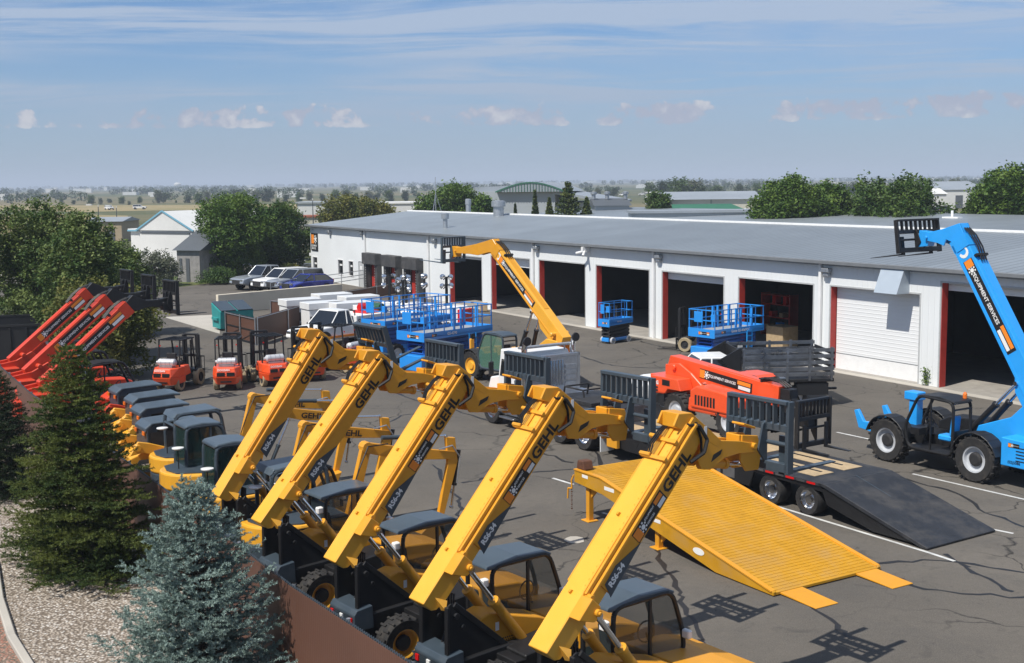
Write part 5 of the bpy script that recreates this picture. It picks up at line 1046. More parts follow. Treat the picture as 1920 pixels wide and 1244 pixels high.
# ======================================================= cars and trucks (x forward, centred on the wheelbase)
def carbody(c, kind):
    r = empty('car'); b = MB()
    if kind == 'pickup': Lh, W_, H, hood, prof = 2.85, .98, 1.88, 1.15, [(-2.85, .55), (-2.85, 1.12), (-1.0, 1.14), (-.9, 1.16), (.95, 1.16), (2.2, 1.08), (2.8, .95), (2.9, .55), (2.3, .40), (-2.3, .40)]; gh = [(-.95, 1.14), (-.75, H), (.35, H), (1.05, 1.14)]
    elif kind == 'suv': Lh, W_, H, prof = 2.4, .93, 1.75, [(-2.3, .5), (-2.35, 1.05), (.95, 1.08), (2.1, .98), (2.35, .80), (2.4, .45), (-2.2, .38)]; gh = [(-2.3, 1.04), (-2.15, H - .03), (-1.9, H), (.15, H), (.95, 1.06)]
    elif kind == 'single': Lh, W_, H, hood, prof = 2.75, .98, 1.86, 1.15, [(-2.75, .55), (-2.75, .9), (-.3, 1.10), (.0, 1.14), (1.2, 1.14), (2.2, 1.06), (2.7, .93), (2.8, .55), (2.2, .40), (-2.2, .40)]; gh = [(-.25, 1.12), (-.12, H), (.62, H), (1.30, 1.12)]
    else: Lh, W_, H, prof = 2.05, .86, 1.46, [(-2.0, .45), (-2.05, .95), (.85, .98), (1.7, .82), (2.0, .62), (2.02, .35), (-1.95, .32)]; gh = [(-2.0, .93), (-1.35, H - .05), (-.9, H), (.1, H), (.95, .96)]
    wb = Lh * .63; b.prism(prof, -W_, W_); body = b.build('body', c, r, bevel=.09, seg=3)
    b = MB(); n = len(gh); cx = sum(p[0] for p in gh) / n
    b.loft([Vector((x, -W_ * (.95 if z < 1.2 else .76), z)) for x, z in gh], [Vector((x, W_ * (.95 if z < 1.2 else .76), z)) for x, z in gh]); b.build('greenhouse', 'carglass', r)
    b = MB(); top = [p for p in gh if p[1] > 1.2]; b.prism([(top[0][0] - .02, top[0][1] - .06), (top[0][0], top[0][1] + .03), (top[-1][0], top[-1][1] + .03), (top[-1][0] + .05, top[-1][1] - .04)], -W_ * .78, W_ * .78)
    for s in (-1, 1):
        for (x0, z0), (x1, z1) in ((gh[0], gh[1]), (gh[-1], gh[-2]), ((gh[-1][0] * .15 + gh[0][0] * .15, gh[0][1]), (gh[-1][0] * .15 + gh[0][0] * .15 - .05, H))): b.beam((x0, s * W_ * .95, z0 + .02), (x1, s * W_ * .775, z1), .06, .045)
    b.build('roof', c, r, bevel=.02)
    wr = .40 if kind in ('pickup', 'single') else (.37 if kind == 'suv' else .32)
    for x in (-wb, wb):
        for y in (-W_ + .1, W_ - .1): wheel(r, x, y, wr, wr, .26, 'alu', rr=.64, dish=.2)
        for s in (-1, 1): b = MB(); b.lathe([(.001, -.006), (wr * 1.22, -.006), (wr * 1.22, .006), (.001, .006)], 22, 'y', c=(x, s * (W_ + .002), wr * 1.05)); b.build('wheel_arch', 'blackm', r)
    for s in (-1, 1):
        b = MB(); b.box(Lh * .93, Lh * 1.0, min(s * W_ * .6, s * W_ * .93), max(s * W_ * .6, s * W_ * .93), .74, .90); b.build('headlight', 'chrome', r, bevel=.02)
        b = MB(); b.box(-Lh * 1.01, -Lh * .98, min(s * W_ * .72, s * W_ * .95), max(s * W_ * .72, s * W_ * .95), .75, 1.0); b.build('tail_light', 'tailred', r, bevel=.01)
        b = MB(); b.box(gh[-1][0] - .25, gh[-1][0] - .1, min(s * W_, s * (W_ + .2)), max(s * W_, s * (W_ + .2)), 1.05, 1.2); b.build('wing_mirror', 'black', r, bevel=.02)
    b = MB(); b.box(Lh * .97, Lh * 1.015, -W_ * .55, W_ * .55, .50, .86); b.build('grille', 'blackm', r, bevel=.02)
    if kind == 'pickup': b = MB(); b.box(-2.75, -1.1, -.80, .80, 1.10, 1.146); b.build('load_bed', 'blackm', r)
    return r, wb, W_
mat('carsilver', (.42, .45, .48), .3, .5, .04, 2, coat=.5); mat('carblue', (.02, .035, .30), .25, .2, .04, 2, coat=.6)
for nm, c, k, px, py, lb in (('pickup_truck', 'carsilver', 'pickup', 462, 546, 'silver double cab pickup parked farthest left in the car row'), ('parked_car', 'white', 'suv', 497, 549, 'white off-road car parked between the silver pickup and a silver car'),
                             ('parked_car', 'carsilver', 'suv', 523, 551, 'silver estate off-road car parked behind the dark blue hatchback'), ('parked_car', 'carblue', 'hatch', 548, 554, 'dark blue hatchback parked nearest the white building')):
    o, wb, W_ = carbody(c, k); ren(o, nm); AZ = 224; p = at(px, py) - fwd(AZ) * (wb + .75) - lft(AZ) * W_; place(o, (p.x, p.y), AZ); tag(o, lb, 'pickup' if k == 'pickup' else 'car', 'cars parked by the building end')
# rename keys changed by renaming are not needed further
# service truck
o, wb, W_ = carbody('white', 'single'); ren(o, 'service_truck')
AZ = 222; p = at(600, 656) - fwd(AZ) * (wb + .35) - lft(AZ) * W_; place(o, (p.x, p.y), AZ); tag(o, 'white service pickup with tool body and engines on its bed, facing left', 'service truck')
b = MB(); b.box(-3.2, -.35, -1.08, 1.08, .75, 1.55); q = b.build('tool_body', 'whitem', o, bevel=.03); b = MB(); b.at(T(-.45, 1.085, 1.20) @ TR_LEFT).text('SERVICE', .42, bold=.01); b.build('lettering', 'signblack', q)
b = MB(); b.box(-3.4, 2.0, 1.0, 1.03, .50, .62); b.build('orange_stripe', 'signorange', o)
b = MB(); b.box(-2.2, -1.3, -.3, .8, 1.55, 1.7); b.tube((-1.8, .2, 1.85), (-1.3, .2, 1.85), .18, 12); b.box(-2.0, -1.6, -.2, .2, 1.7, 2.05); b.build('compressor', 'tailred', q); b = MB(); b.tube((-2.6, -.4, 1.75), (-2.6, .6, 1.75), .25, 14); b.box(-3.0, -2.3, -.5, .7, 1.56, 1.62); b.build('air_tank', 'greeneng', q)
b = MB(); b.path([(-.4, -.9, 1.2), (-.4, -.9, 1.8), (-.4, .9, 1.8), (-.4, .9, 1.2)], .035, 6); b.build('bed_rack', 'black', q)
# stake bed truck
o, wb, W_ = carbody('white', 'pickup'); ren(o, 'stake_bed_truck'); AZ = -95
p = at(1246, 770) - fwd(AZ) * wb - lft(AZ) * W_; place(o, (p.x, p.y), AZ); tag(o, 'white pickup with a black slatted stake bed behind the orange telehandler', 'truck')
b = MB(); b.box(-4.6, -1.05, -1.15, 1.15, .95, 1.08); q = b.build('flat_bed', 'black', o, bevel=.02)
for y in (-1.13, 1.13):
    b = MB()
    for z in (1.25, 1.45, 1.68, 1.92, 2.15): b.box(-4.6, -1.1, y - .02, y + .02, z - .065, z + .065)
    for x in (-4.5, -3.65, -2.8, -1.95, -1.15): b.box(x - .04, x + .04, y - .045, y + .045, 1.0, 2.25)
    b.build('stake_side', 'stakeglare', q)
b = MB(); [b.box(-4.62, -4.58, -1.1, 1.1, z - .07, z + .07) for z in (1.25, 1.5, 1.75, 2.0)]; b.build('tailgate', 'black', q); b = MB(); b.prism([(-1.1, 1.08), (-1.05, 2.3), (-.3, 1.9), (-1.0, 1.08)], -1.1, -1.04); b.prism([(-1.1, 1.08), (-1.05, 2.3), (-.3, 1.9), (-1.0, 1.08)], 1.04, 1.1); b.box(-1.08, -1.03, -1.1, 1.1, 1.1, 2.2); b.build('cab_guard', 'black', q)
b = MB(); b.box(-4.4, -3.2, .7, 1.1, .45, .9); b.build('under_box', 'black', q); b = MB(); b.tube((-4.6, 0, .5), (-5.1, 0, .5), .05, 8); b.build('tow_bar', 'black', q)
for y in (-.9, .9): wheel(o, -3.2, y, .40, .40, .3, 'alu')
# teal dumpster
dm = empty('dumpster', 'teal steel dumpster with two black lids beside the brown gate', 'dumpster'); p = at(437, 617); place(dm, (p.x, p.y), 149)
b = MB(); b.prism([(-.95, .12), (.95, .12), (1.0, 1.1), (.95, 1.12), (-1.0, 1.15)], -.62, .62) ; b.at(RZ(90)); b.at()
b.v = []; b.f = []; b.m = []; b.prism([(-.75, .12), (.70, .12), (.85, 1.15), (-.85, 1.55), (-.75, .3)], -1.0, 1.0); bd = b.build('bin_body', 'teal', dm, bevel=.02)
for s in (-1, 1): b = MB(); b.prism([(-.88, 1.57), (.88, 1.16), (.90, 1.22), (-.86, 1.63)], s * .5 - .46, s * .5 + .46); b.build('lid', 'slate', dm, bevel=.015)
b = MB(); b.box(-.80, -.78, -.2, .2, .75, 1.1); b.box(.80, .83, -.25, .2, .6, .9); b.build('label', 'signwhite', bd); b = MB(); b.box(-.5, .5, 1.0, 1.12, .6, .75); b.box(-.5, .5, -1.12, -1.0, .6, .75); b.build('lifting_pocket', 'teal', dm)
# dark roll-off container behind the red machines
ct = empty('roll_off_container', 'long black open topped steel container behind the red telehandlers', 'container'); cp = (at(250, 688) + at(237, 662)) / 2; place(ct, (cp.x, cp.y), -105)
b = MB(); b.box(0, 9.5, -2.4, -2.3, .2, 2.1); b.box(0, 9.5, 2.3, 2.4, .2, 2.1); b.box(0, .1, -2.3, 2.3, .2, 2.1); b.box(9.4, 9.5, -2.3, 2.3, .2, 2.1); b.box(.1, 9.4, -2.3, 2.3, .2, .3); b.build('container_body', 'black', ct, bevel=.01)
b = MB()
for i in range(14): x = .05 + i * .72; b.box(x, x + .09, 2.4, 2.48, .2, 2.05); b.box(x, x + .09, -2.48, -2.4, .2, 2.05)
for y in (-2.0, -1, 0, 1., 1.95): b.box(-.08, 0, y, y + .09, .2, 2.05)
b.build('ribs', 'black', ct); b = MB(); b.box(-.05, 9.55, 2.28, 2.45, 2.1, 2.2); b.box(-.05, 9.55, -2.45, -2.28, 2.1, 2.2); b.box(-.05, .12, -2.28, 2.28, 2.1, 2.2); b.build('top_rim', 'black', ct)
# fences of the dumpster enclosure
def g2(x, y): return at(x, y)
fence('enclosure_gate', at(426, 633), at(482, 648), 1.45, 'brown slatted double gate in a black frame beside the teal dumpster', None, 1.9, False)
gt = bpy.data.objects['enclosure_gate']; Lg = (at(482, 648) - at(426, 633)).length
b = MB(); [b.box(0, Lg, -.04, -.013, z, z + .07) for z in (.06, .72, 1.38)]; [b.box(x - .035, x + .035, -.045, -.014, .06, 1.45) for x in (.04, Lg / 2, Lg - .04)]; b.beam((.05, -.03, .1), (Lg / 2, -.03, .72), .02, .02); b.beam((Lg / 2, -.03, .1), (Lg - .05, -.03, .72), .02, .02); b.build('gate_frame', 'black', gt)
def fence2(A, B, h, lb, **k): return fence('slatted_fence', A, B, h, lb, 'brown slatted fences of the pump yard', 4.2, False)
fence2(at(482, 648), at(590, 612), 1.5, 'brown slatted fence running from the gate post behind the orange forklifts')
fence2(at(590, 612), at(640, 590), 1.3, 'brown slatted fence stretch behind the white service truck')
fence2(at(509, 590), at(640, 597), .95, 'brown slatted fence behind the dumpster enclosure, below the concrete wall')
fence2(at(648, 570), at(805, 540), .9, 'low rusty brown fence running up to the loading docks')
b = MB(); A_ = at(408, 590, 0); B_ = at(640, 566, 0); b.beam(A_ + Vector((0, 0, .65)), B_ + Vector((0, 0, .65)), .25, 1.3); o = b.build('concrete_wall', 'concretel', bevel=.02); tag(o, 'low pale concrete retaining wall beside the parked cars', 'wall')
# handrail on the dock ramp
hr = empty('handrail', 'thin steel handrail along the ramp up to the side door', 'handrail'); pts = [at(508, 555), at(552, 550), at(596, 548), at(641, 545), at(683, 541)]
for i, p in enumerate(pts): b = MB(); h = .9 + .0 * i; b.tube((p.x, p.y, .1), (p.x, p.y, 1.0 + .12 * i), .03, 6); b.build('post', 'galv', hr)
for hh in (1.0, .65, .35): b = MB(); b.path([(p.x, p.y, hh + .12 * i) for i, p in enumerate(pts)], .028, 6); b.build('rail', 'galv', hr)
# white enclosed generators behind the brown fence
gen = empty('generator_unit')
b = MB(); b.box(-1.05, 1.05, -.6, .6, .35, 1.45); gb = b.build('housing', 'white', gen, bevel=.02); b = MB(); b.box(-1.1, 1.1, -.66, .66, 1.47, 1.85); b.build('lid', 'white', gen, bevel=.02)
b = MB(); b.box(1.06, 1.062, .1, .5, 1.5, 1.75); [b.box(-1.0 + i * 0.5, -.7 + i * .5, -.606, -.602, .6, 1.1) for i in range(4)]; b.build('vent', 'signblack', gb); b = MB(); b.box(-1.1, 1.1, -.5, .5, .2, .35); b.build('skid_base', 'blackm', gen)
for y in (-.7, .7): wheel(gen, 0, y, .3, .3, .18, 'alu')
GL = ['white generator unit with flat lid farthest left behind the brown fence', 'white generator unit with flat lid, highest in the picture of the group', 'white generator unit with flat lid second from the left', 'white generator unit with flat lid in front of the highest one', 'white generator unit with flat lid behind the service truck engines', 'white generator unit with flat lid behind the rear scissor lift']
for i, (px, py) in enumerate(((562, 566), (622, 556), (604, 572), (655, 572), (672, 560), (705, 578))):
    o = gen if i == 0 else copy_tree(gen); p = at(px, py, 1.66); place(o, (p.x, p.y), 58); tag(o, GL[i], 'generator', 'white generator units behind the brown fence')
# light towers
def tower(red, hz):
    r = empty('light_tower'); b = MB(); b.prism([(-.9, .45), (-.9, 1.2), (-.6, 1.5), (.6, 1.5), (.9, 1.0), (.9, .45)], -.5, .5); bd = b.build('body', 'white', r, bevel=.05, seg=2)
    b = MB(); b.box(-.95, -.62, -.52, .52, .5, 1.35); b.build('end_cover', 'tailred' if red else 'white', bd, bevel=.04); b = MB(); b.beam((.9, 0, .4), (2.0, 0, .35), .07, .07); b.beam((0, -1, .35), (0, 1, .35), .06, .06); b.build('drawbar', 'black', r)
    for y in (-.65, .65): wheel(r, 0, y, .3, .3, .18, 'alu')
    b = MB(); b.box(.45, .57, -.06, .06, .9, hz); m = b.build('mast', 'black', r); 
    b = MB(); b.beam((.51, -.35, hz), (.51, .35, hz), .05, .05); b.beam((.51, -.3, hz - .45), (.51, .3, hz - .45), .05, .05); b.build('crossbar', 'black', m)
    for y, z in ((-.3, hz), (.3, hz + .05), (-.33, hz - .5), (.33, hz - .48)):
        b = MB(); b.at(T(.5, y, z) @ RZ(-60 + y * 90) @ RY(15)).lathe([(.04, -.13), (.09, -.08), (.16, .05), (.175, .10), (.155, .10), (.001, .03)], 16, 'x'); b.build('lamp_head', 'chrome', m, smooth=True)
    return r
tw = tower(False, 3.0); tw2 = tower(True, 3.1)
TL = ['light tower with drooping lamps farthest left behind the rear scissor lift', 'light tower with lamps raised, second from the left', 'white and red light tower in the middle carrying the highest lamps', 'white and red light tower nearest the dark open doorway', 'light tower with low lamps between the left two masts']
for i, (src, px, py, s) in enumerate(((tw, 737, 530, 0), (copy_tree(tw), 775, 520, 0), (tw2, 812, 512, 0), (copy_tree(tw2), 850, 520, 0), (copy_tree(tw), 760, 545, 0))):
    g = atY(px, py, 73 - i * 1.0); place(src, (g.x, g.y), 200 + 35 * i); tag(src, TL[i], 'light tower', 'portable light towers')
# small yellow box and misc by the doors
b = MB(); b.box(-.25, .25, -.25, .25, 0, .55); o = b.build('cardboard_box', 'wood', bevel=.02); p = at(907, 584); o.location = (p.x, p.y, .03); tag(o, 'small tan box on the floor beside the white pillar right of the dark doorway', 'box')

# things standing in the open bays
r = empty('work_table', 'grey steel work table inside the third open doorway from the left', 'table'); q = WP(27.2, 2.6); r.location = (q.x, q.y, .03); r.rotation_euler = br.rotation_euler
b = MB(); b.box(-1.0, 1.0, -.4, .4, .86, .92); b.build('table_top', 'galv', r)
for x in (-.95, .95):
    for y in (-.35, .35): b = MB(); b.box(x - .03, x + .03, y - .03, y + .03, 0, .86); b.build('leg', 'galv', r)
r = empty('plywood_crate', 'tan plywood crate inside the bay left of the closed white door', 'crate'); q = WP(11.0, 2.4); r.location = (q.x, q.y, .03); r.rotation_euler = br.rotation_euler
b = MB(); b.box(-.6, .6, -.5, .5, .1, 1.2); b.build('crate_body', 'wood', r, bevel=.01); b = MB(); b.box(-.6, .6, -.5, .5, 0, .1); b.build('pallet', 'trunk', r)
for i, (s_q, t_q, c_, lb) in enumerate(((34.2, 5.5, 'galv', 'steel shelving rack in the dark second doorway from the left'), (15.2, 6.0, 'jambred', 'red tool cabinet rack deep inside the bay behind the black forklift'))):
    r = empty('shelf_rack', lb, 'shelf'); q = WP(s_q, t_q); r.location = (q.x, q.y, .03); r.rotation_euler = br.rotation_euler
    for z in (.3, 1.0, 1.7, 2.2): b = MB(); b.box(-1.1, 1.1, -.3, .3, z, z + .05); b.build('shelf', c_, r)
    for x in (-1.1, 1.1): b = MB(); b.box(x - .04, x + .04, -.3, .3, 0, 2.3); b.build('upright', c_, r)
    rb = random.Random(i)
    for k in range(7): b = MB(); x = -.9 + .28 * k; z = (.35, 1.05, 1.75)[k % 3]; b.box(x, x + .25, -.2, .2, z, z + rb.uniform(.2, .5)); o_ = b.build('storage_bin', rb.choice(['wood', 'blue', 'white', 'tailred']), None); o_.parent = None; o_.location = r.location; o_.rotation_euler = r.rotation_euler; tag(o_, ('bin on the steel rack in the second doorway' if i == 0 else 'bin on the red rack behind the black forklift'), 'bin', ('bins on the steel rack' if i == 0 else 'bins on the red rack'))
# ======================================================= vegetation
def leafmat(name, c1, c2, scale=.6, tr=.25):
    m = bpy.data.materials.new(name); m.use_nodes = True; t = m.node_tree; b = t.nodes['Principled BSDF']; b.inputs['Roughness'].default_value = .6; b.inputs['Specular IOR Level'].default_value = .3
    g = t.nodes.new('ShaderNodeNewGeometry'); n = t.nodes.new('ShaderNodeTexNoise'); n.inputs['Scale'].default_value = scale; n.inputs['Detail'].default_value = 3; t.links.new(g.outputs['Position'], n.inputs['Vector'])
    mx = t.nodes.new('ShaderNodeMix'); mx.data_type = 'RGBA'; mx.inputs[6].default_value = (*c1, 1); mx.inputs[7].default_value = (*c2, 1)
    mp = t.nodes.new('ShaderNodeMapRange'); mp.inputs[1].default_value = .35; mp.inputs[2].default_value = .65
    ad = t.nodes.new('ShaderNodeMath'); ad.operation = 'MULTIPLY_ADD'; t.links.new(g.outputs['Random Per Island'], ad.inputs[0]); ad.inputs[1].default_value = .22; t.links.new(n.outputs['Fac'], ad.inputs[2]); sb = t.nodes.new('ShaderNodeMath'); sb.operation = 'SUBTRACT'; t.links.new(ad.outputs[0], sb.inputs[0]); sb.inputs[1].default_value = .11
    t.links.new(sb.outputs[0], mp.inputs[0]); t.links.new(mp.outputs[0], mx.inputs[0]); t.links.new(mx.outputs[2], b.inputs['Base Color'])
    if tr:
        tl = t.nodes.new('ShaderNodeBsdfTranslucent'); t.links.new(mx.outputs[2], tl.inputs['Color']); ms = t.nodes.new('ShaderNodeMixShader'); ms.inputs[0].default_value = tr
        t.links.new(b.outputs[0], ms.inputs[1]); t.links.new(tl.outputs[0], ms.inputs[2]); t.links.new(ms.outputs[0], t.nodes['Material Output'].inputs['Surface'])
    MT[name] = m
leafmat('leaf', (.045, .100, .014), (.115, .180, .025)); leafmat('leafd', (.034, .078, .013), (.088, .138, .024)); leafmat('leafl', (.040, .085, .016), (.17, .215, .06), .9); leafmat('leafy', (.085, .11, .02), (.17, .16, .035)); leafmat('leafg', (.09, .115, .07), (.16, .17, .11))
leafmat('needle', (.030, .062, .014), (.130, .155, .030), 1.1, .15); leafmat('needled', (.012, .028, .010), (.028, .048, .014), 1.1, .1); leafmat('needleb', (.15, .215, .185), (.28, .37, .335), 1.6, .12); leafmat('brownneedle', (.06, .035, .015), (.09, .05, .02), 1., 0)
def npmesh(name, V, n, m, parent=None):     # V: (k*n,3) faces of n verts each
    k = len(V) // n; me = bpy.data.meshes.new(name); me.vertices.add(k * n); me.vertices.foreach_set('co', V.astype(np.float32).ravel()); me.loops.add(k * n); me.polygons.add(k)
    me.loops.foreach_set('vertex_index', np.arange(k * n, dtype=np.int32)); me.polygons.foreach_set('loop_start', np.arange(0, k * n, n, dtype=np.int32)); me.update(calc_edges=True); me.validate()
    me.materials.append(MT[m]); o = bpy.data.objects.new(name, me); col.objects.link(o)
    if parent: o.parent = parent; KIDS.setdefault(parent.name, []).append(o)
    return o
def leaves(rng, P, s, up=.5):
    n = len(P); N_ = rng.normal(size=(n, 3)); N_[:, 2] = np.abs(N_[:, 2]) + up; N_ /= np.linalg.norm(N_, axis=1)[:, None]
    A = np.cross(N_, rng.normal(size=(n, 3))); A /= np.linalg.norm(A, axis=1)[:, None]; B = np.cross(N_, A); sz = s * rng.uniform(.6, 1.35, (n, 1))
    return np.stack([P - A * sz, P - B * sz * .55, P + A * sz, P + B * sz * .55], 1).reshape(-1, 3)
def tree(name, h, w, leaf, seed, n=26000, ls=.09, trunk_h=.22, flat=1., nb=26, lb=None, cat='tree', group=None, p=None, low=.18, tr=.16):
    rng = np.random.default_rng(seed); r = empty(name, lb, cat, group); cz0 = h * low
    C = []; 
    for i in range(nb):
        t = (i + .5) / nb; z = cz0 + (h - cz0) * (t ** .9) * .93; env = math.sin(math.pi * min(max((z - cz0) / (h - cz0), .0) * .78 + .17, 1)) ** .75
        a = i * 2.4 + rng.uniform(-.5, .5); q = rng.uniform(.35, .95) * env; rad = (w / 2) * rng.uniform(.24, .42) * (.75 + .35 * env)
        C.append((q * (w / 2 - rad * .6) * math.cos(a), q * (w / 2 - rad * .6) * math.sin(a), z - rad * .2, rad))
    C.append((0, 0, h * .55, w * .22)); C = np.array(C)
    b = MB(); th = h * trunk_h; b.tube((0, 0, -.05), (.05 * w * .2, 0, th), tr * 1.2, 10, tr * .8)
    b.tube((.01 * w, 0, th), (0, .02 * w, h * .62), tr * .78, 8, tr * .25)
    for c in C[:: 2]:
        z0 = th + (min(c[2], h * .6) - th) * rng.uniform(.0, .5); b.tube((.01 * w, 0, z0), (c[0] * .55, c[1] * .55, (z0 + c[2]) / 2 + .1), tr * .42, 6, tr * .28); b.tube((c[0] * .55, c[1] * .55, (z0 + c[2]) / 2 + .1), (c[0], c[1], c[2]), tr * .28, 5, tr * .1)
    b.build('trunk', 'trunk', r)
    wgt = C[:, 3] ** 2; k = rng.choice(len(C), n, p=wgt / wgt.sum()); D = rng.normal(size=(n, 3)); D /= np.linalg.norm(D, axis=1)[:, None]
    # ragged clusters: sub clumps on each bough's surface
    rad = C[k, 3] * (rng.uniform(.35, 1.0, n) ** .4)
    lump = 1 + .22 * np.sin(D[:, 0] * 7 + k) * np.sin(D[:, 1] * 6 + k * 2) * np.sin(D[:, 2] * 8 + k * 3)
    P = C[k, :3] + D * (rad * lump)[:, None] * np.array([1, 1, .82 * flat])
    m_ = nclump = int(n / 14); idx = rng.integers(0, n, m_); Q = P[idx]; P = Q[rng.integers(0, m_, n)] + rng.normal(size=(n, 3)) * (ls * 1.5)
    P = P[P[:, 2] > .15]
    npmesh('crown', leaves(rng, P, ls), 4, leaf, r)
    if p is not None: r.location = (p[0], p[1], 0)
    r.rotation_euler = (0, 0, seed * 1.3)
    return r
def spruce(name, h, w, leaf, seed, lb, p, droop=.15, upturn=.15, nl=2.6, twig=.16, tl=.05, dens=1., nn=26, az0=0, nw=.13):
    rng = np.random.default_rng(seed); r = empty(name, lb, 'tree', 'spruces along the fence'); r.location = (p[0], p[1], 0)
    b = MB(); b.tube((0, 0, -.05), (0, 0, h * .97), h * .024, 8, .01); S_, E_ = [], []
    z = .12; layer = 0
    while z < h * .985:
        f = 1 - z / h; L_ = (w / 2) * (f ** .78) * (1. if z > .5 else .9) + .06; nb = max(5, int(11 * f ** .5 + 5))
        for i in range(nb):
            a = layer * .9 + i * 2 * math.pi / nb + rng.uniform(-.2, .2); Lb = L_ * rng.uniform(.66, 1.16) * (1 + .13 * math.sin(2 * a + seed) + .08 * math.sin(5 * a + 3 * z)); d = np.array([math.cos(a), math.sin(a), 0.]); e0 = rng.uniform(-.05, .25) + .25 * (1 - f); pts = []
            for j in range(8):
                t = j / 7; pts.append(np.array([0, 0, z]) + d * Lb * t + np.array([0, 0, Lb * (e0 * t - droop * 1.6 * t * t + upturn * t ** 3)]))
            b.tube(pts[0], pts[3], .02, 4, .012)
            perp = np.array([-d[1], d[0], 0]); nt = int((4 + Lb * 11) * dens)
            for q in range(nt):
                t = rng.uniform(.12, 1.0); j = min(int(t * 7), 6); P0 = pts[j] + (pts[j + 1] - pts[j]) * (t * 7 - j); s = 1 if q % 2 else -1
                lt = (twig + .42 * Lb * (1 - t)) * rng.uniform(.55, 1.1); dr = d * rng.uniform(.5, 1.1) + perp * s * rng.uniform(.5, 1.1) + np.array([0, 0, rng.uniform(-.1, .28)]); dr /= np.linalg.norm(dr)
                k = max(1, int(lt / .13)); Q0 = P0
                for u in range(k):
                    Q1 = Q0 + dr * (lt / k) + np.array([0, 0, rng.uniform(-.015, .012)]); S_.append(Q0); E_.append(Q1)
                    if rng.random() < .6:
                        sd = dr * .6 + perp * rng.uniform(-1, 1) * .8 + np.array([0, 0, rng.uniform(-.1, .35)]); sd /= np.linalg.norm(sd); S_.append(Q1); E_.append(Q1 + sd * rng.uniform(.06, .12))
                    Q0 = Q1
            S_.append(pts[6]); E_.append(pts[7])
        z += (.13 + .12 * f) * (h / 5) ** .5 * .9; layer += 1
    S_.append(np.array([0, 0, h * .93])); E_.append(np.array([0, 0, h * 1.02]))
    b.build('trunk', 'trunk', r)
    S_ = np.array(S_); E_ = np.array(E_); n = len(S_); k = nn; t = np.tile((np.arange(k) + .5) / k, n)[:, None]; A = np.repeat(S_, k, 0); B = np.repeat(E_, k, 0); D = B - A; Ln = np.linalg.norm(D, axis=1)[:, None]; D = D / np.maximum(Ln, 1e-5)
    rnd = rng.normal(size=(n * k, 3)); rnd[:, 2] += .35; rd = rnd - D * (rnd * D).sum(1)[:, None]; rd /= np.linalg.norm(rd, axis=1)[:, None]
    base = A + (B - A) * t; nd_ = D * .55 + rd; nd_ /= np.linalg.norm(nd_, axis=1)[:, None]; ln_ = tl * rng.uniform(.7, 1.15, (n * k, 1)); sw = np.cross(nd_, rng.normal(size=(n * k, 3))); sw /= np.linalg.norm(sw, axis=1)[:, None]; wd = tl * nw
    V = np.stack([base - sw * wd, base + sw * wd, base + nd_ * ln_], 1).reshape(-1, 3); o = npmesh('crown', V, 3, leaf, r); return r
spruce('spruce_tree', 5.1, 3.95, 'needle', 3, 'tall dark green spruce on the gravel in front of the red telehandlers', atY(135, 700, 26.3), droop=.16, upturn=.12, twig=.14, tl=.050, nn=20, dens=1.05, nw=.17)
spruce('spruce_tree', 3.72, 2.95, 'needleb', 8, 'blue grey spruce at the bottom beside the fence, its twigs silvery', atY(362, 1000, 19.6), droop=.02, upturn=.26, twig=.12, tl=.044, nn=26, dens=.85, nw=.20)
spruce('spruce_tree', 3.5, 3.3, 'needled', 5, 'dark spruce cut off by the left edge of the picture', atY(-8, 800, 33.5), droop=.12, upturn=.1, twig=.14, tl=.05, nn=16)
def tp(px, Y): q = atY(px, 400, Y); return (q.x, q.y)
GT = 'leafy trees left of the yard'
tree('leafy_tree', 7.9, 7.4, 'leafl', 11, 52000, .085, lb='big pale flowering leafy tree at the far left edge above the container', group=GT, p=tp(55, 66), low=.06, nb=34)
tree('leafy_tree', 7.4, 5.0, 'leafl', 12, 36000, .085, lb='pale leafy tree between the far left tree and the red boom tips', group=GT, p=tp(150, 60), low=.06, nb=28)
tree('leafy_tree', 5.4, 4.2, 'leafl', 13, 26000, .085, lb='lower pale leafy tree right above the nearest red boom', group=GT, p=tp(225, 70), low=.06, nb=22)
tree('leafy_tree', 4.2, 5.6, 'leafy', 14, 26000, .085, lb='low olive leafy tree directly behind the red booms', group=GT, p=tp(175, 54), low=.05, nb=22)
GM = 'leafy trees by the parked cars'
tree('leafy_tree', 7.7, 8.8, 'leaf', 21, 46000, .12, lb='dense round green tree left of the two in front of the white barn', group=GM, p=tp(430, 112), low=.1, nb=34)
tree('leafy_tree', 6.6, 7.2, 'leafd', 22, 34000, .12, lb='darker green tree between the round tree and the white building corner', group=GM, p=tp(520, 116), low=.15, nb=28)
tree('flowering_bush', 3.0, 4.2, 'leafg', 23, 9000, .09, lb='airy pale bush in front of the white barn wall', cat='bush', p=tp(292, 104), low=.05, nb=16, tr=.06)
tree('low_bush', 1.1, 4.8, 'leafd', 24, 9000, .08, lb='low dark green spreading juniper left of the silver pickup', cat='bush', p=tp(405, 106), low=.0, nb=14, tr=.03)
tree('low_bush', 1.3, 2.2, 'leafy', 25, 4000, .08, lb='small yellowish bush behind the parked white car', cat='bush', p=tp(536, 112), low=.0, nb=8, tr=.03)
GB = 'trees beyond the workshop roof'
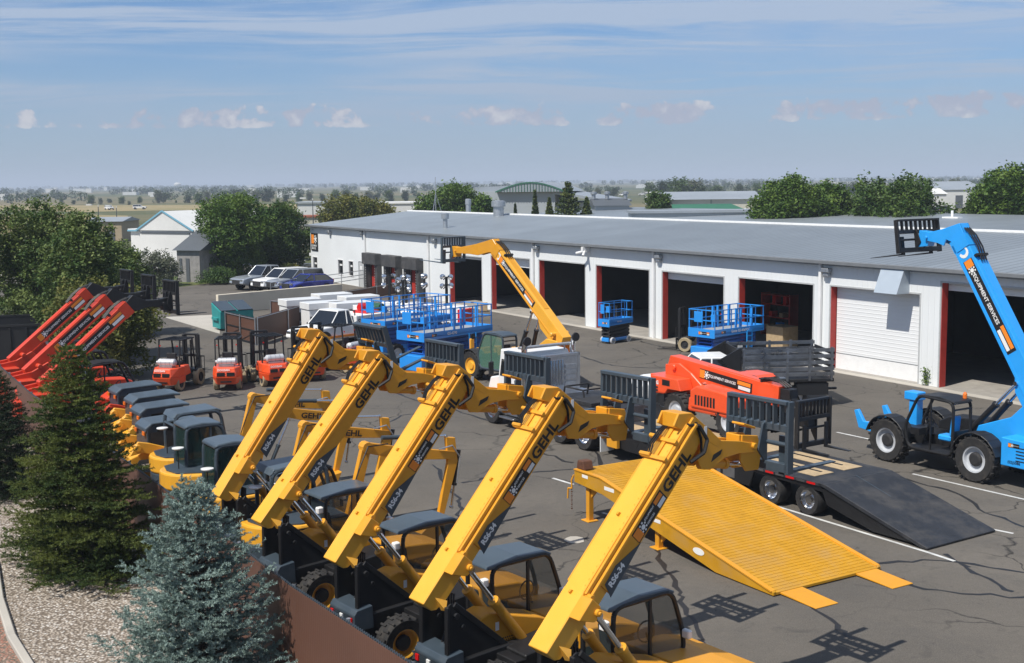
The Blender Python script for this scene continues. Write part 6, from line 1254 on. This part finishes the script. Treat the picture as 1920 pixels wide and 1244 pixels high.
for i, (px, top, Y, w_, lf, lb) in enumerate(((655, 372, 150, 9, 'leafy', 'yellow green tree top left of the workshop roof, below the pale shed'), (715, 382, 150, 5, 'leafy', 'smaller yellow green tree top where the workshop ridge begins'), (855, 345, 150, 8., 'leaf', 'round green tree top left of the big turbine roof vent'), (908, 366, 148, 4, 'leaf', 'small green tree top against the grey hangar side'), (800, 368, 150, 4.5, 'leaf', 'green tree top between roof antenna and flue pipe'),
                                       (1480, 332, 118, 7.5, 'leaf', 'bright green tree above the rear roof, left of the wide one'), (1560, 345, 120, 5.5, 'leaf', 'small green tree between the two large ones above the rear roof'), (1672, 334, 116, 10.5, 'leafd', 'widest dark green tree above the rear roof'), (1890, 312, 112, 6.5, 'leaf', 'tall green tree at the right edge beside the blue sign'), (1845, 352, 114, 3.5, 'leafd', 'dark green tree just left of the tall tree at the right edge'), (1440, 368, 118, 3, 'leafd', 'low dark tree at the left of the bright tree above the rear roof'), (1235, 360, 150, 3.5, 'leafd', 'dark tree in front of the pale green roofed hall'))):
    q = atY(px, top, Y); tree('leafy_tree', q.z * 1.0, w_ * 1.15, lf, 40 + i, 36000 if w_ > 5 else 13000, .17, lb=lb, group=GB, p=(q.x, q.y), low=.12, nb=24)
def pine(px, top, Y, w_, seed, lb):
    q = atY(px, top, Y); rng = np.random.default_rng(seed); h = q.z; r = empty('pine_tree', lb, 'tree', 'pines beyond the workshop roof'); r.location = (q.x, q.y, 0); b = MB(); b.tube((0, 0, 0), (0, 0, h), .14, 7, .02); b.build('trunk', 'trunk', r)
    n = 9000; t = rng.uniform(.1, 1, n) ** .8; lay = np.floor(t * 13); a = (lay * 2.1 + rng.integers(0, 5, n) * 1.257) + rng.normal(size=n) * .22; rr_ = (w_ / 2) * (1.04 - t) * rng.uniform(.15, 1.05, n); P = np.stack([rr_ * np.cos(a), rr_ * np.sin(a), (lay + .5) / 13 * h + rr_ * .35 + rng.normal(size=n) * .12], 1); npmesh('crown', leaves(rng, P, .13), 4, 'needle', r)
pine(1065, 343, 140, 6.4, 1, 'tallest dark pine beyond the workshop ridge against the grey hangar'); pine(1003, 358, 138, 1.9, 2, 'slim pine left of the tallest pine'); pine(1030, 372, 138, 2.6, 3, 'short pine in the gap between the slim and the tallest pine'); pine(1100, 372, 140, 3.4, 4, 'short spreading pine right of the tallest pine'); pine(966, 384, 138, 1.2, 5, 'tiny young pine farthest left of the pines')
# weeds by the wall
for i, (px, h_) in enumerate(((1736, .75), (1749, .85))):
    g = at(px, 724); rng = np.random.default_rng(i); r = empty('weed_plant', ['spindly green weed growing at the foot of the white wall, the left one', 'taller leafy weed at the foot of the white wall beside the red door jamb'][i], 'weed'); r.location = (g.x, g.y, 0)
    P = np.stack([rng.normal(size=260) * .09, rng.normal(size=260) * .09, rng.uniform(.05, h_, 260)], 1); npmesh('foliage', leaves(rng, P, .045), 4, 'leaf', r)
# ======================================================= background buildings
mat('bgwhite', (.62, .62, .60), .7, 0, .06, .3); mat('bgcream', (.50, .47, .38), .7, 0, .06, .3); mat('bggrey', (.32, .35, .37), .6, 0, .08, .2); mat('bgroof', (.30, .33, .36), .5, .2, .08, .2); mat('bggreen', (.03, .13, .08), .5, 0, .1, .2); mat('bgdark', (.08, .09, .10), .6, 0, .1, .3); mat('brick', (.30, .10, .06), .8, 0, .15, 1); mat('stone', (.25, .24, .23), .9, 0, .25, 2, bump=.5, bs=6); mat('bgtan', (.38, .30, .20), .8, 0, .1, .5); mat('bgblue', (.16, .36, .47), .5, 0, .05, 1)
def shed(name, px0, px1, Y, depth, eave, lb, wall='bgwhite', roof='bgroof', rise=1., az=0., cat='building', flat=False, doors=(), z0=0):
    A = atY(px0, 350, Y); B = atY(px1, 350, Y); ze = atY((px0 + px1) / 2, eave, Y).z; w_ = (B - A).length; r = empty(name, lb, cat); r.location = ((A.x + B.x) / 2, Y, 0); r.rotation_euler = (0, 0, R(az)); h = w_ / 2
    b = MB(); b.box(-h, h, 0, depth, 0, ze); wl_ = b.build('wall', wall, r); b = MB()
    if flat: b.box(-h - .2, h + .2, -.2, depth + .2, ze, ze + .25)
    else: b.loft([Vector(p) for p in ((-h - .3, -.3, ze), (-h - .3, depth + .3, ze), (-h - .3, depth / 2, ze + rise))], [Vector(p) for p in ((h + .3, -.3, ze), (h + .3, depth + .3, ze), (h + .3, depth / 2, ze + rise))])
    b.build('roof', roof, r)
    for x0, x1, za, zb, m in doors: b = MB(); b.box(-h + w_ * x0, -h + w_ * x1, -.06, -.01, ze * za, ze * zb); b.build('door' if za == 0 else 'window', m, r)
    return r, h, ze
# white barn with gable and blue trim
Yb = 128.; bn = empty('white_barn', 'white metal barn with a steep gable and pale blue trim behind the flowering bush', 'barn'); gA = atY(262, 400, Yb); bn.location = (gA.x, Yb, 0); bn.rotation_euler = (0, 0, R(-28))
ribbed('bgrib', (.66, .67, .68), 0, 1.2, .04)
s_ = Yb / 2300.; H0 = 8.5 - (438 - 350) * s_; hg = 8.5 - (397 - 349) * s_; he = 8.5 - (432 - 350) * s_
b = MB(); b.box(-1.4, 8.2, 0, 16, 0, he); b.build('wall', 'bgwhite', bn)
b = MB(); b.add([(-.0, -.12, 0), (7.2, -.12, 0), (7.2, -.12, he), (3.4, -.12, hg), (0., -.12, he)], [(0, 1, 2, 3, 4)]); b.build('gable_wall', 'bgwhite', bn)
b = MB(); b.loft([Vector((-.2, -.3, he)), Vector((7.4, -.3, he)), Vector((3.4, -.3, hg + .08))], [Vector((-.2, 16, he)), Vector((7.4, 16, he)), Vector((3.4, 16, hg + .08))]); b.build('roof', 'bgwhite', bn)
b = MB(); b.box(-1.6, 0, -.2, 16.2, he - .1, he + .15); b.box(7.2, 8.4, -.2, 16.2, he - .1, he + .1); b.build('side_roof', 'bgwhite', bn)
b = MB(); b.beam((-.3, -.36, he - .02), (3.4, -.36, hg + .1), .08, .16); b.beam((3.4, -.36, hg + .1), (7.5, -.36, he - .02), .08, .16); b.beam((-1.6, -.24, he - .05), (0, -.24, he - .05), .08, .15); b.beam((7.4, -.3, he), (7.4, 16, he), .1, .16); b.beam((8.2, -.1, 0), (8.2, -.1, he), .2, .2); b.build('trim', 'bgblue', bn)
b = MB(); b.box(.3, 6.8, -.18, -.13, 0, he - .35); b.build('sliding_door', 'bgwhite', bn); b = MB(); b.box(.2, 6.9, -.24, -.13, he - .35, he - .2); b.build('door_track', 'bgdark', bn)
# small stone house
sh, h, ze = shed('stone_house', 322, 372, 108, 7, 470, 'small grey stone building with a brown hipped roof left of the round tree', 'stone', 'bgdark', 1.6, -20, 'house', doors=((.12, .22, .35, .75, 'bgdark'), (.4, .55, 0, .75, 'bgdark')))
shed('grey_shed', 158, 224, 190, 9, 416, 'low grey shed with a flat green grey roof beyond the left trees', 'bgtan', 'bgroof', .6, 0, doors=((.6, .8, 0, .7, 'bgdark'),))
shed('small_store', 556, 610, 185, 8, 382, 'white flat roofed store building above the left end of the workshop roof', 'bgwhite', 'bggrey', 1, 0, flat=True, doors=((.25, .4, 0, .6, 'bggrey'), (.55, .75, 0, .65, 'bgdark')))
shed('small_store', 548, 596, 170, 4, 408, 'lower building front with a dark red band below the white store', 'bgcream', 'brick', 1, 0, flat=True, doors=((.1, .3, 0, .6, 'bgdark'), (.6, .85, 0, .6, 'bgdark')))
shed('long_store', 600, 800, 230, 14, 383, 'long low white flat roofed building behind the yellow green tree', 'bgwhite', 'bgwhite', 1, 0, flat=True, doors=((.2, .3, 0, .6, 'bgdark'), (.55, .62, 0, .6, 'bgdark')))
shed('brown_fence_wall', 500, 578, 125, 1, 500, 'low brown wall behind the darker green tree', 'bgtan', 'bgdark', .1, 0, 'wall', flat=True)
# grey hangar with an arched roof
Yh = 210.; hg_ = empty('arched_hangar', 'big pale grey hangar with an arched roof and greenish end truss beyond the roof', 'hangar'); a0 = atY(888, 350, Yh); hg_.location = (a0.x, Yh, 0); hg_.rotation_euler = (0, 0, R(-12)); s_ = Yh / 2300.
zt_ = 8.5 - (352 - 341) * s_ * 1.0; b = MB(); b.box(0, 14, 0, 20, 0, 8.5 - 18 * s_); b.box(14, 24, 2, 22, 0, 8.5 - 40 * s_); b.build('wall', 'bggrey', hg_)
n = 10; ar = [(4 + 12 * i / n, 8.5 - 19 * s_ + 1.55 * math.sin(math.pi * i / n)) for i in range(n + 1)]
b = MB(); b.prism(ar, -1, 20); b.prism([(0, 8.5 - 18 * s_), (-.3, 8.5 - 10 * s_), (9, 8.5 - 6 * s_), (10, 8.5 - 18 * s_)], 2, 22); b.prism([(14, 8.5 - 19 * s_), (14, 8.5 - 24 * s_), (24.5, 8.5 - 42 * s_), (24.5, 8.5 - 38 * s_), (16, 8.5 - 22 * s_)], 0, 22); b.build('roof', 'bgroof', hg_)
b = MB(); 
for i in range(n): b.beam((ar[i][0], -1.06, ar[i][1]), (ar[i + 1][0], -1.06, ar[i + 1][1]), .1, .22)
for i in range(1, 24): x = 4 + .5 * i; b.beam((x, -1.05, 8.5 - 19 * s_), (x, -1.05, 8.5 - 19 * s_ + 1.5 * math.sin(math.pi * i / 24)), .09, .09)
b.build('end_truss', 'bggreen', hg_)
# dark roof shed with three vents
r_, h, ze = shed('grey_shed', 1118, 1180, 150, 12, 386, 'grey ribbed shed with round roof vents right of the pines', 'bggrey', 'bgdark', .8, 0)
for x in (-2, -.3, 2.): b = MB(); b.lathe([(.25, 0), (.25, .6), (.4, .65), (.4, .9), (.001, 1.)], 12, 'z', c=(x, 5, ze + .7)); b.build('roof_vent', 'galv', r_)
shed('cream_hall', 1252, 1432, 152, 14, 374, 'cream hall with a pale roof and a green lean-to beyond the rear roof', 'bgcream', 'bgroof', .9, 0, doors=((.0, .003, 0, 1, 'bggreen'), (.45, .455, 0, 1, 'bggreen')))
gl = atY(1300, 384, 146); b = MB(); b.loft([Vector((-2.2, 0, gl.z - 1.4)), Vector((-2.2, 3, gl.z)), Vector((-2.2, 3, gl.z - 1.4))], [Vector((8, 0, gl.z - 1.4)), Vector((5, 3, gl.z)), Vector((8, 3, gl.z - 1.4))]); o = b.build('lean_to_roof', 'bggreen'); o.location = (gl.x, 146, 0); tag(o, 'green sloping lean-to roof in front of the cream hall', 'roof')
shed('ribbed_shed', 1185, 1480, 126, 4, 399, 'long low ribbed grey shed top just behind the workshop ridge', 'bggrey', 'bgroof', .3, 0, flat=True)
shed('white_hall', 1760, 1852, 330, 30, 356, 'distant white gabled hall between the trees at the right', 'bgwhite', 'bgroof', 2.2, 0, doors=((.35, .5, 0, .7, 'bgdark'), (.62, .8, 0, .8, 'bggrey')))
shed('white_hall', 1742, 1775, 300, 12, 364, 'small white round roofed hangar at the foot of the distant white hall', 'bgwhite', 'bgwhite', 1.4, 0)
o, h, ze = shed('blue_sign', 1877, 1900, 160, .6, 322, 'blue billboard rising behind the right edge tree', 'bgblue', 'bgblue', 0, 0, 'sign', flat=True)
shed('white_hall', 1216, 1238, 420, 10, 362, 'tiny white truck sized building far off above the ribbed shed', 'bgwhite', 'bgwhite', .3, 0)
# lamp posts
def post(px, top, Y, lb, arm=True):
    q = atY(px, top, Y); r = empty('street_lamp', lb, 'street lamp'); r.location = (q.x, Y, 0); b = MB(); b.tube((0, 0, 0), (0, 0, q.z), .10, 6, .06); b.build('pole', 'bgdark', r); b = MB(); b.beam((0, 0, q.z), (-1.2 if arm else 0.01, 0, q.z + .3), .1, .1); b.box(-1.7, -.9, -.2, .2, q.z + .2, q.z + .4); b.build('lamp_head', 'bgwhite', r)
post(1573, 345, 125, 'dark lamp post with a bright head between the two big trees at right'); post(586, 376, 168, 'dark lamp post beside the white store', False); post(184, 388, 180, 'thin lamp post over the grey shed at left', False); post(218, 390, 200, 'second thin lamp post at the right end of the grey shed', False)
# far water tower
q = atY(333, 346, 3000); r = empty('water_tower', 'tiny white water tower on the hazy horizon at left', 'water tower'); r.location = (q.x, 3000, 0); b = MB(); b.lathe([(3, 0), (2.2, 10), (2.2, q.z - 8)], 10, 'z'); b.build('stem', 'bgwhite', r); b = MB(); b.lathe([(2.2, q.z - 8), (9, q.z - 3), (9, q.z + 1), (5, q.z + 4), (.01, q.z + 4.5)], 14, 'z'); b.build('tank', 'bgwhite', r)
# far parked vehicles
far = {}
for i, (px, py, nm, c, lb) in enumerate(((1772, 400, 'suv', 'blackm', 'dark vehicle parked beyond the rear roof left of the right edge tree'), (1752, 401, 'hatch', 'carsilver', 'silver car beside the dark vehicle beyond the rear roof'), (1825, 402, 'suv', 'carsilver', 'silver car beyond the rear roof just left of the right edge tree'), (1788, 374, 'suv', 'blackm', 'black vehicle below the distant white hall'), (1798, 374, 'hatch', 'lblue', 'bright blue vehicle below the distant white hall'),
                                       (205, 393, 'suv', 'white', 'white vehicle on the far dry field at left'), (262, 392, 'suv', 'white', 'second white vehicle on the far dry field, nearer the tree line'), (1140, 367, 'suv', 'white', 'white vehicle far off right of the grey hangar'), (1168, 367, 'suv', 'white', 'white vehicle far off, the middle one right of the hangar'), (1205, 366, 'suv', 'white', 'white vehicle far off beside the tiny white building'), (1582, 372, 'suv', 'white', 'white vehicle far off between the two big trees'))):
    k = (nm, c)
    if k not in far: o, _, _ = carbody(c, nm); far[k] = o
    else: o = copy_tree(far[k])
    g = at(px, py + 1); o.location = (g.x, g.y, 0); o.rotation_euler = (0, 0, .4 + i); ren(o, 'distant_vehicle'); tag(o, lb, 'vehicle', 'vehicles far beyond the yard')
# dry fields and far woods
def clumps(name, Y0, Y1, x0, x1, n, hmin, hmax, leaf, seed, per=60, ls=.8, gap=.35):
    rng = np.random.default_rng(seed); P = []; L_ = []
    for i in range(n):
        Y = rng.uniform(Y0, Y1); px = rng.uniform(x0, x1)
        if math.sin(px * .013 + seed) + math.sin(px * .031 + seed * 2) < gap * 4 - 2.: continue
        q = atY(px, 350, Y); h = rng.uniform(hmin, hmax); w_ = h * rng.uniform(.7, 1.5); D = rng.normal(size=(per, 3)); D /= np.linalg.norm(D, axis=1)[:, None]; P.append(np.array([q.x, Y, h * .5]) + D * np.array([w_ / 2, w_ / 2, h * .5]) * rng.uniform(.7, 1.0, (per, 1)))
    P = np.concatenate(P); P = P[P[:, 2] > 0]; o = npmesh(name, leaves(rng, P, ls), 4, leaf); o['kind'] = 'stuff'; return o
leafmat('woods', (.020, .045, .014), (.05, .075, .022), .02, .1); leafmat('woodsg', (.07, .085, .045), (.11, .11, .06), .02, .1)
def row(px0, px1, Y, tops, seed, leaf, lbs):        # individually countable trees of the middle distance
    rng = np.random.default_rng(seed); k = len(tops)
    for i, (px, tp_) in enumerate(tops):
        q = atY(px, tp_, Y + rng.uniform(-25, 25)); tree('distant_tree', q.z, q.z * rng.uniform(.65, 1.1), leaf if rng.random() < .75 else 'leafg', seed * 50 + i, 2200, .5, lb=None, p=(q.x, q.y), low=.05, nb=10); o = [o_ for o_ in bpy.data.objects if o_.name.startswith('distant_tree')][-1]
TRS = [(115, 372, 620), (138, 375, 600), (170, 366, 610), (188, 371, 580), (205, 372, 640), (228, 369, 600), (242, 377, 560), (262, 369, 620), (295, 355, 600), (306, 360, 640), (330, 376, 610), (352, 366, 600), (372, 362, 560), (388, 358, 620), (405, 364, 600), (424, 358, 640), (441, 354, 600), (456, 357, 620), (478, 357, 580), (500, 352, 610), (520, 372, 560), (535, 364, 600), (560, 362, 560), (580, 360, 640), (604, 362, 600), (628, 356, 560), (650, 355, 600), (668, 362, 620), (690, 358, 600), (705, 362, 640), (730, 358, 560), (760, 355, 580), (785, 362, 620),
       (1120, 352, 560), (1150, 350, 600), (1220, 342, 520), (1245, 338, 500), (1275, 333, 420), (1300, 336, 430), (1318, 345, 420), (1345, 348, 520), (1385, 345, 560), (1420, 343, 560), (1450, 342, 520), (1600, 340, 600), (1625, 343, 560), (1730, 338, 560), (1760, 336, 600), (1790, 335, 560), (1815, 338, 520), (1850, 336, 560)]
protoT = []
for s in range(5):
    tree('distant_tree', 10, 8 + s, ['leafd', 'woods', 'leafd', 'leafg', 'woods'][s], 300 + s, 2600, .42, low=.04, nb=12, tr=.3); protoT.append(bpy.data.objects[[o.name for o in bpy.data.objects if o.type == 'EMPTY' and o.name.startswith('distant_tree')][-1]])
rt = random.Random(5); side = lambda px: 'left' if px < 800 else 'right'
land = [(110, 'near the left edge'), (250, 'above the white barn'), (330, 'below the water tower'), (450, 'above the round tree'), (620, 'above the workshop corner'), (760, 'left of the hangar'), (1130, 'right of the hangar'), (1290, 'above the cream hall'), (1430, 'left of the bright tree'), (1610, 'between the two big trees'), (1790, 'above the distant white hall')]
for i, (px, tp_, Y) in enumerate(TRS):
    src = protoT[i % 5]; o = src if i < 5 else copy_tree(src); q = atY(px, tp_, Y); k = q.z / 10.; o.location = (q.x, q.y, 0); o.scale = (k * rt.uniform(.8, 1.3),) * 2 + (k,); o.rotation_euler = (0, 0, rt.uniform(0, 6))
    tag(o, 'distant dark tree in the line on the plain ' + min(land, key=lambda l: abs(l[0] - px))[1], 'tree', 'distant trees ' + min(land, key=lambda l: abs(l[0] - px))[1])
clumps('distant_woods', 650, 1100, -100, 2050, 330, 3.5, 6.5, 'woods', 2, 60, .7, .42); clumps('distant_woods', 1200, 2200, -100, 2050, 500, 4, 7.5, 'woods', 3, 50, 1.2, .35)
clumps('distant_woods', 2400, 4500, -100, 2050, 800, 5, 9.5, 'woods', 4, 36, 2.2, .25); clumps('distant_woods', 4800, 9500, -100, 2050, 1100, 7, 14, 'woods', 5, 24, 4., .15)
# far specks of roofs
b = MB(); rs = random.Random(4)
for i in range(120):
    Y = rs.uniform(700, 6500); px = rs.uniform(-50, 1980); q = atY(px, 350, Y); s = rs.uniform(6, 22) * (Y / 2500) ** .5; b.at(T(q.x, Y, 0)).box(-s / 2, s / 2, 0, s * .6, 0, rs.uniform(3, 7) * (Y / 2500) ** .4)
o = b.build('distant_town', 'bgwhite'); o['kind'] = 'stuff'
# ======================================================= haze
HZ = bpy.data.materials.new('haze'); HZ.use_nodes = True; t = HZ.node_tree; t.nodes.remove(t.nodes['Principled BSDF']); v = t.nodes.new('ShaderNodeVolumePrincipled'); v.inputs['Color'].default_value = (.76, .86, 1.0, 1); v.inputs['Density'].default_value = 3.2e-4; v.inputs['Anisotropy'].default_value = 0.0; t.links.new(v.outputs[0], t.nodes['Material Output'].inputs['Volume']); MT['haze'] = HZ
b = MB(); b.box(-16500, 16500, -60, 16500, -1.5, 60); o = b.build('haze', 'haze'); o['kind'] = 'stuff'
sc.cycles.volume_step_rate = 10
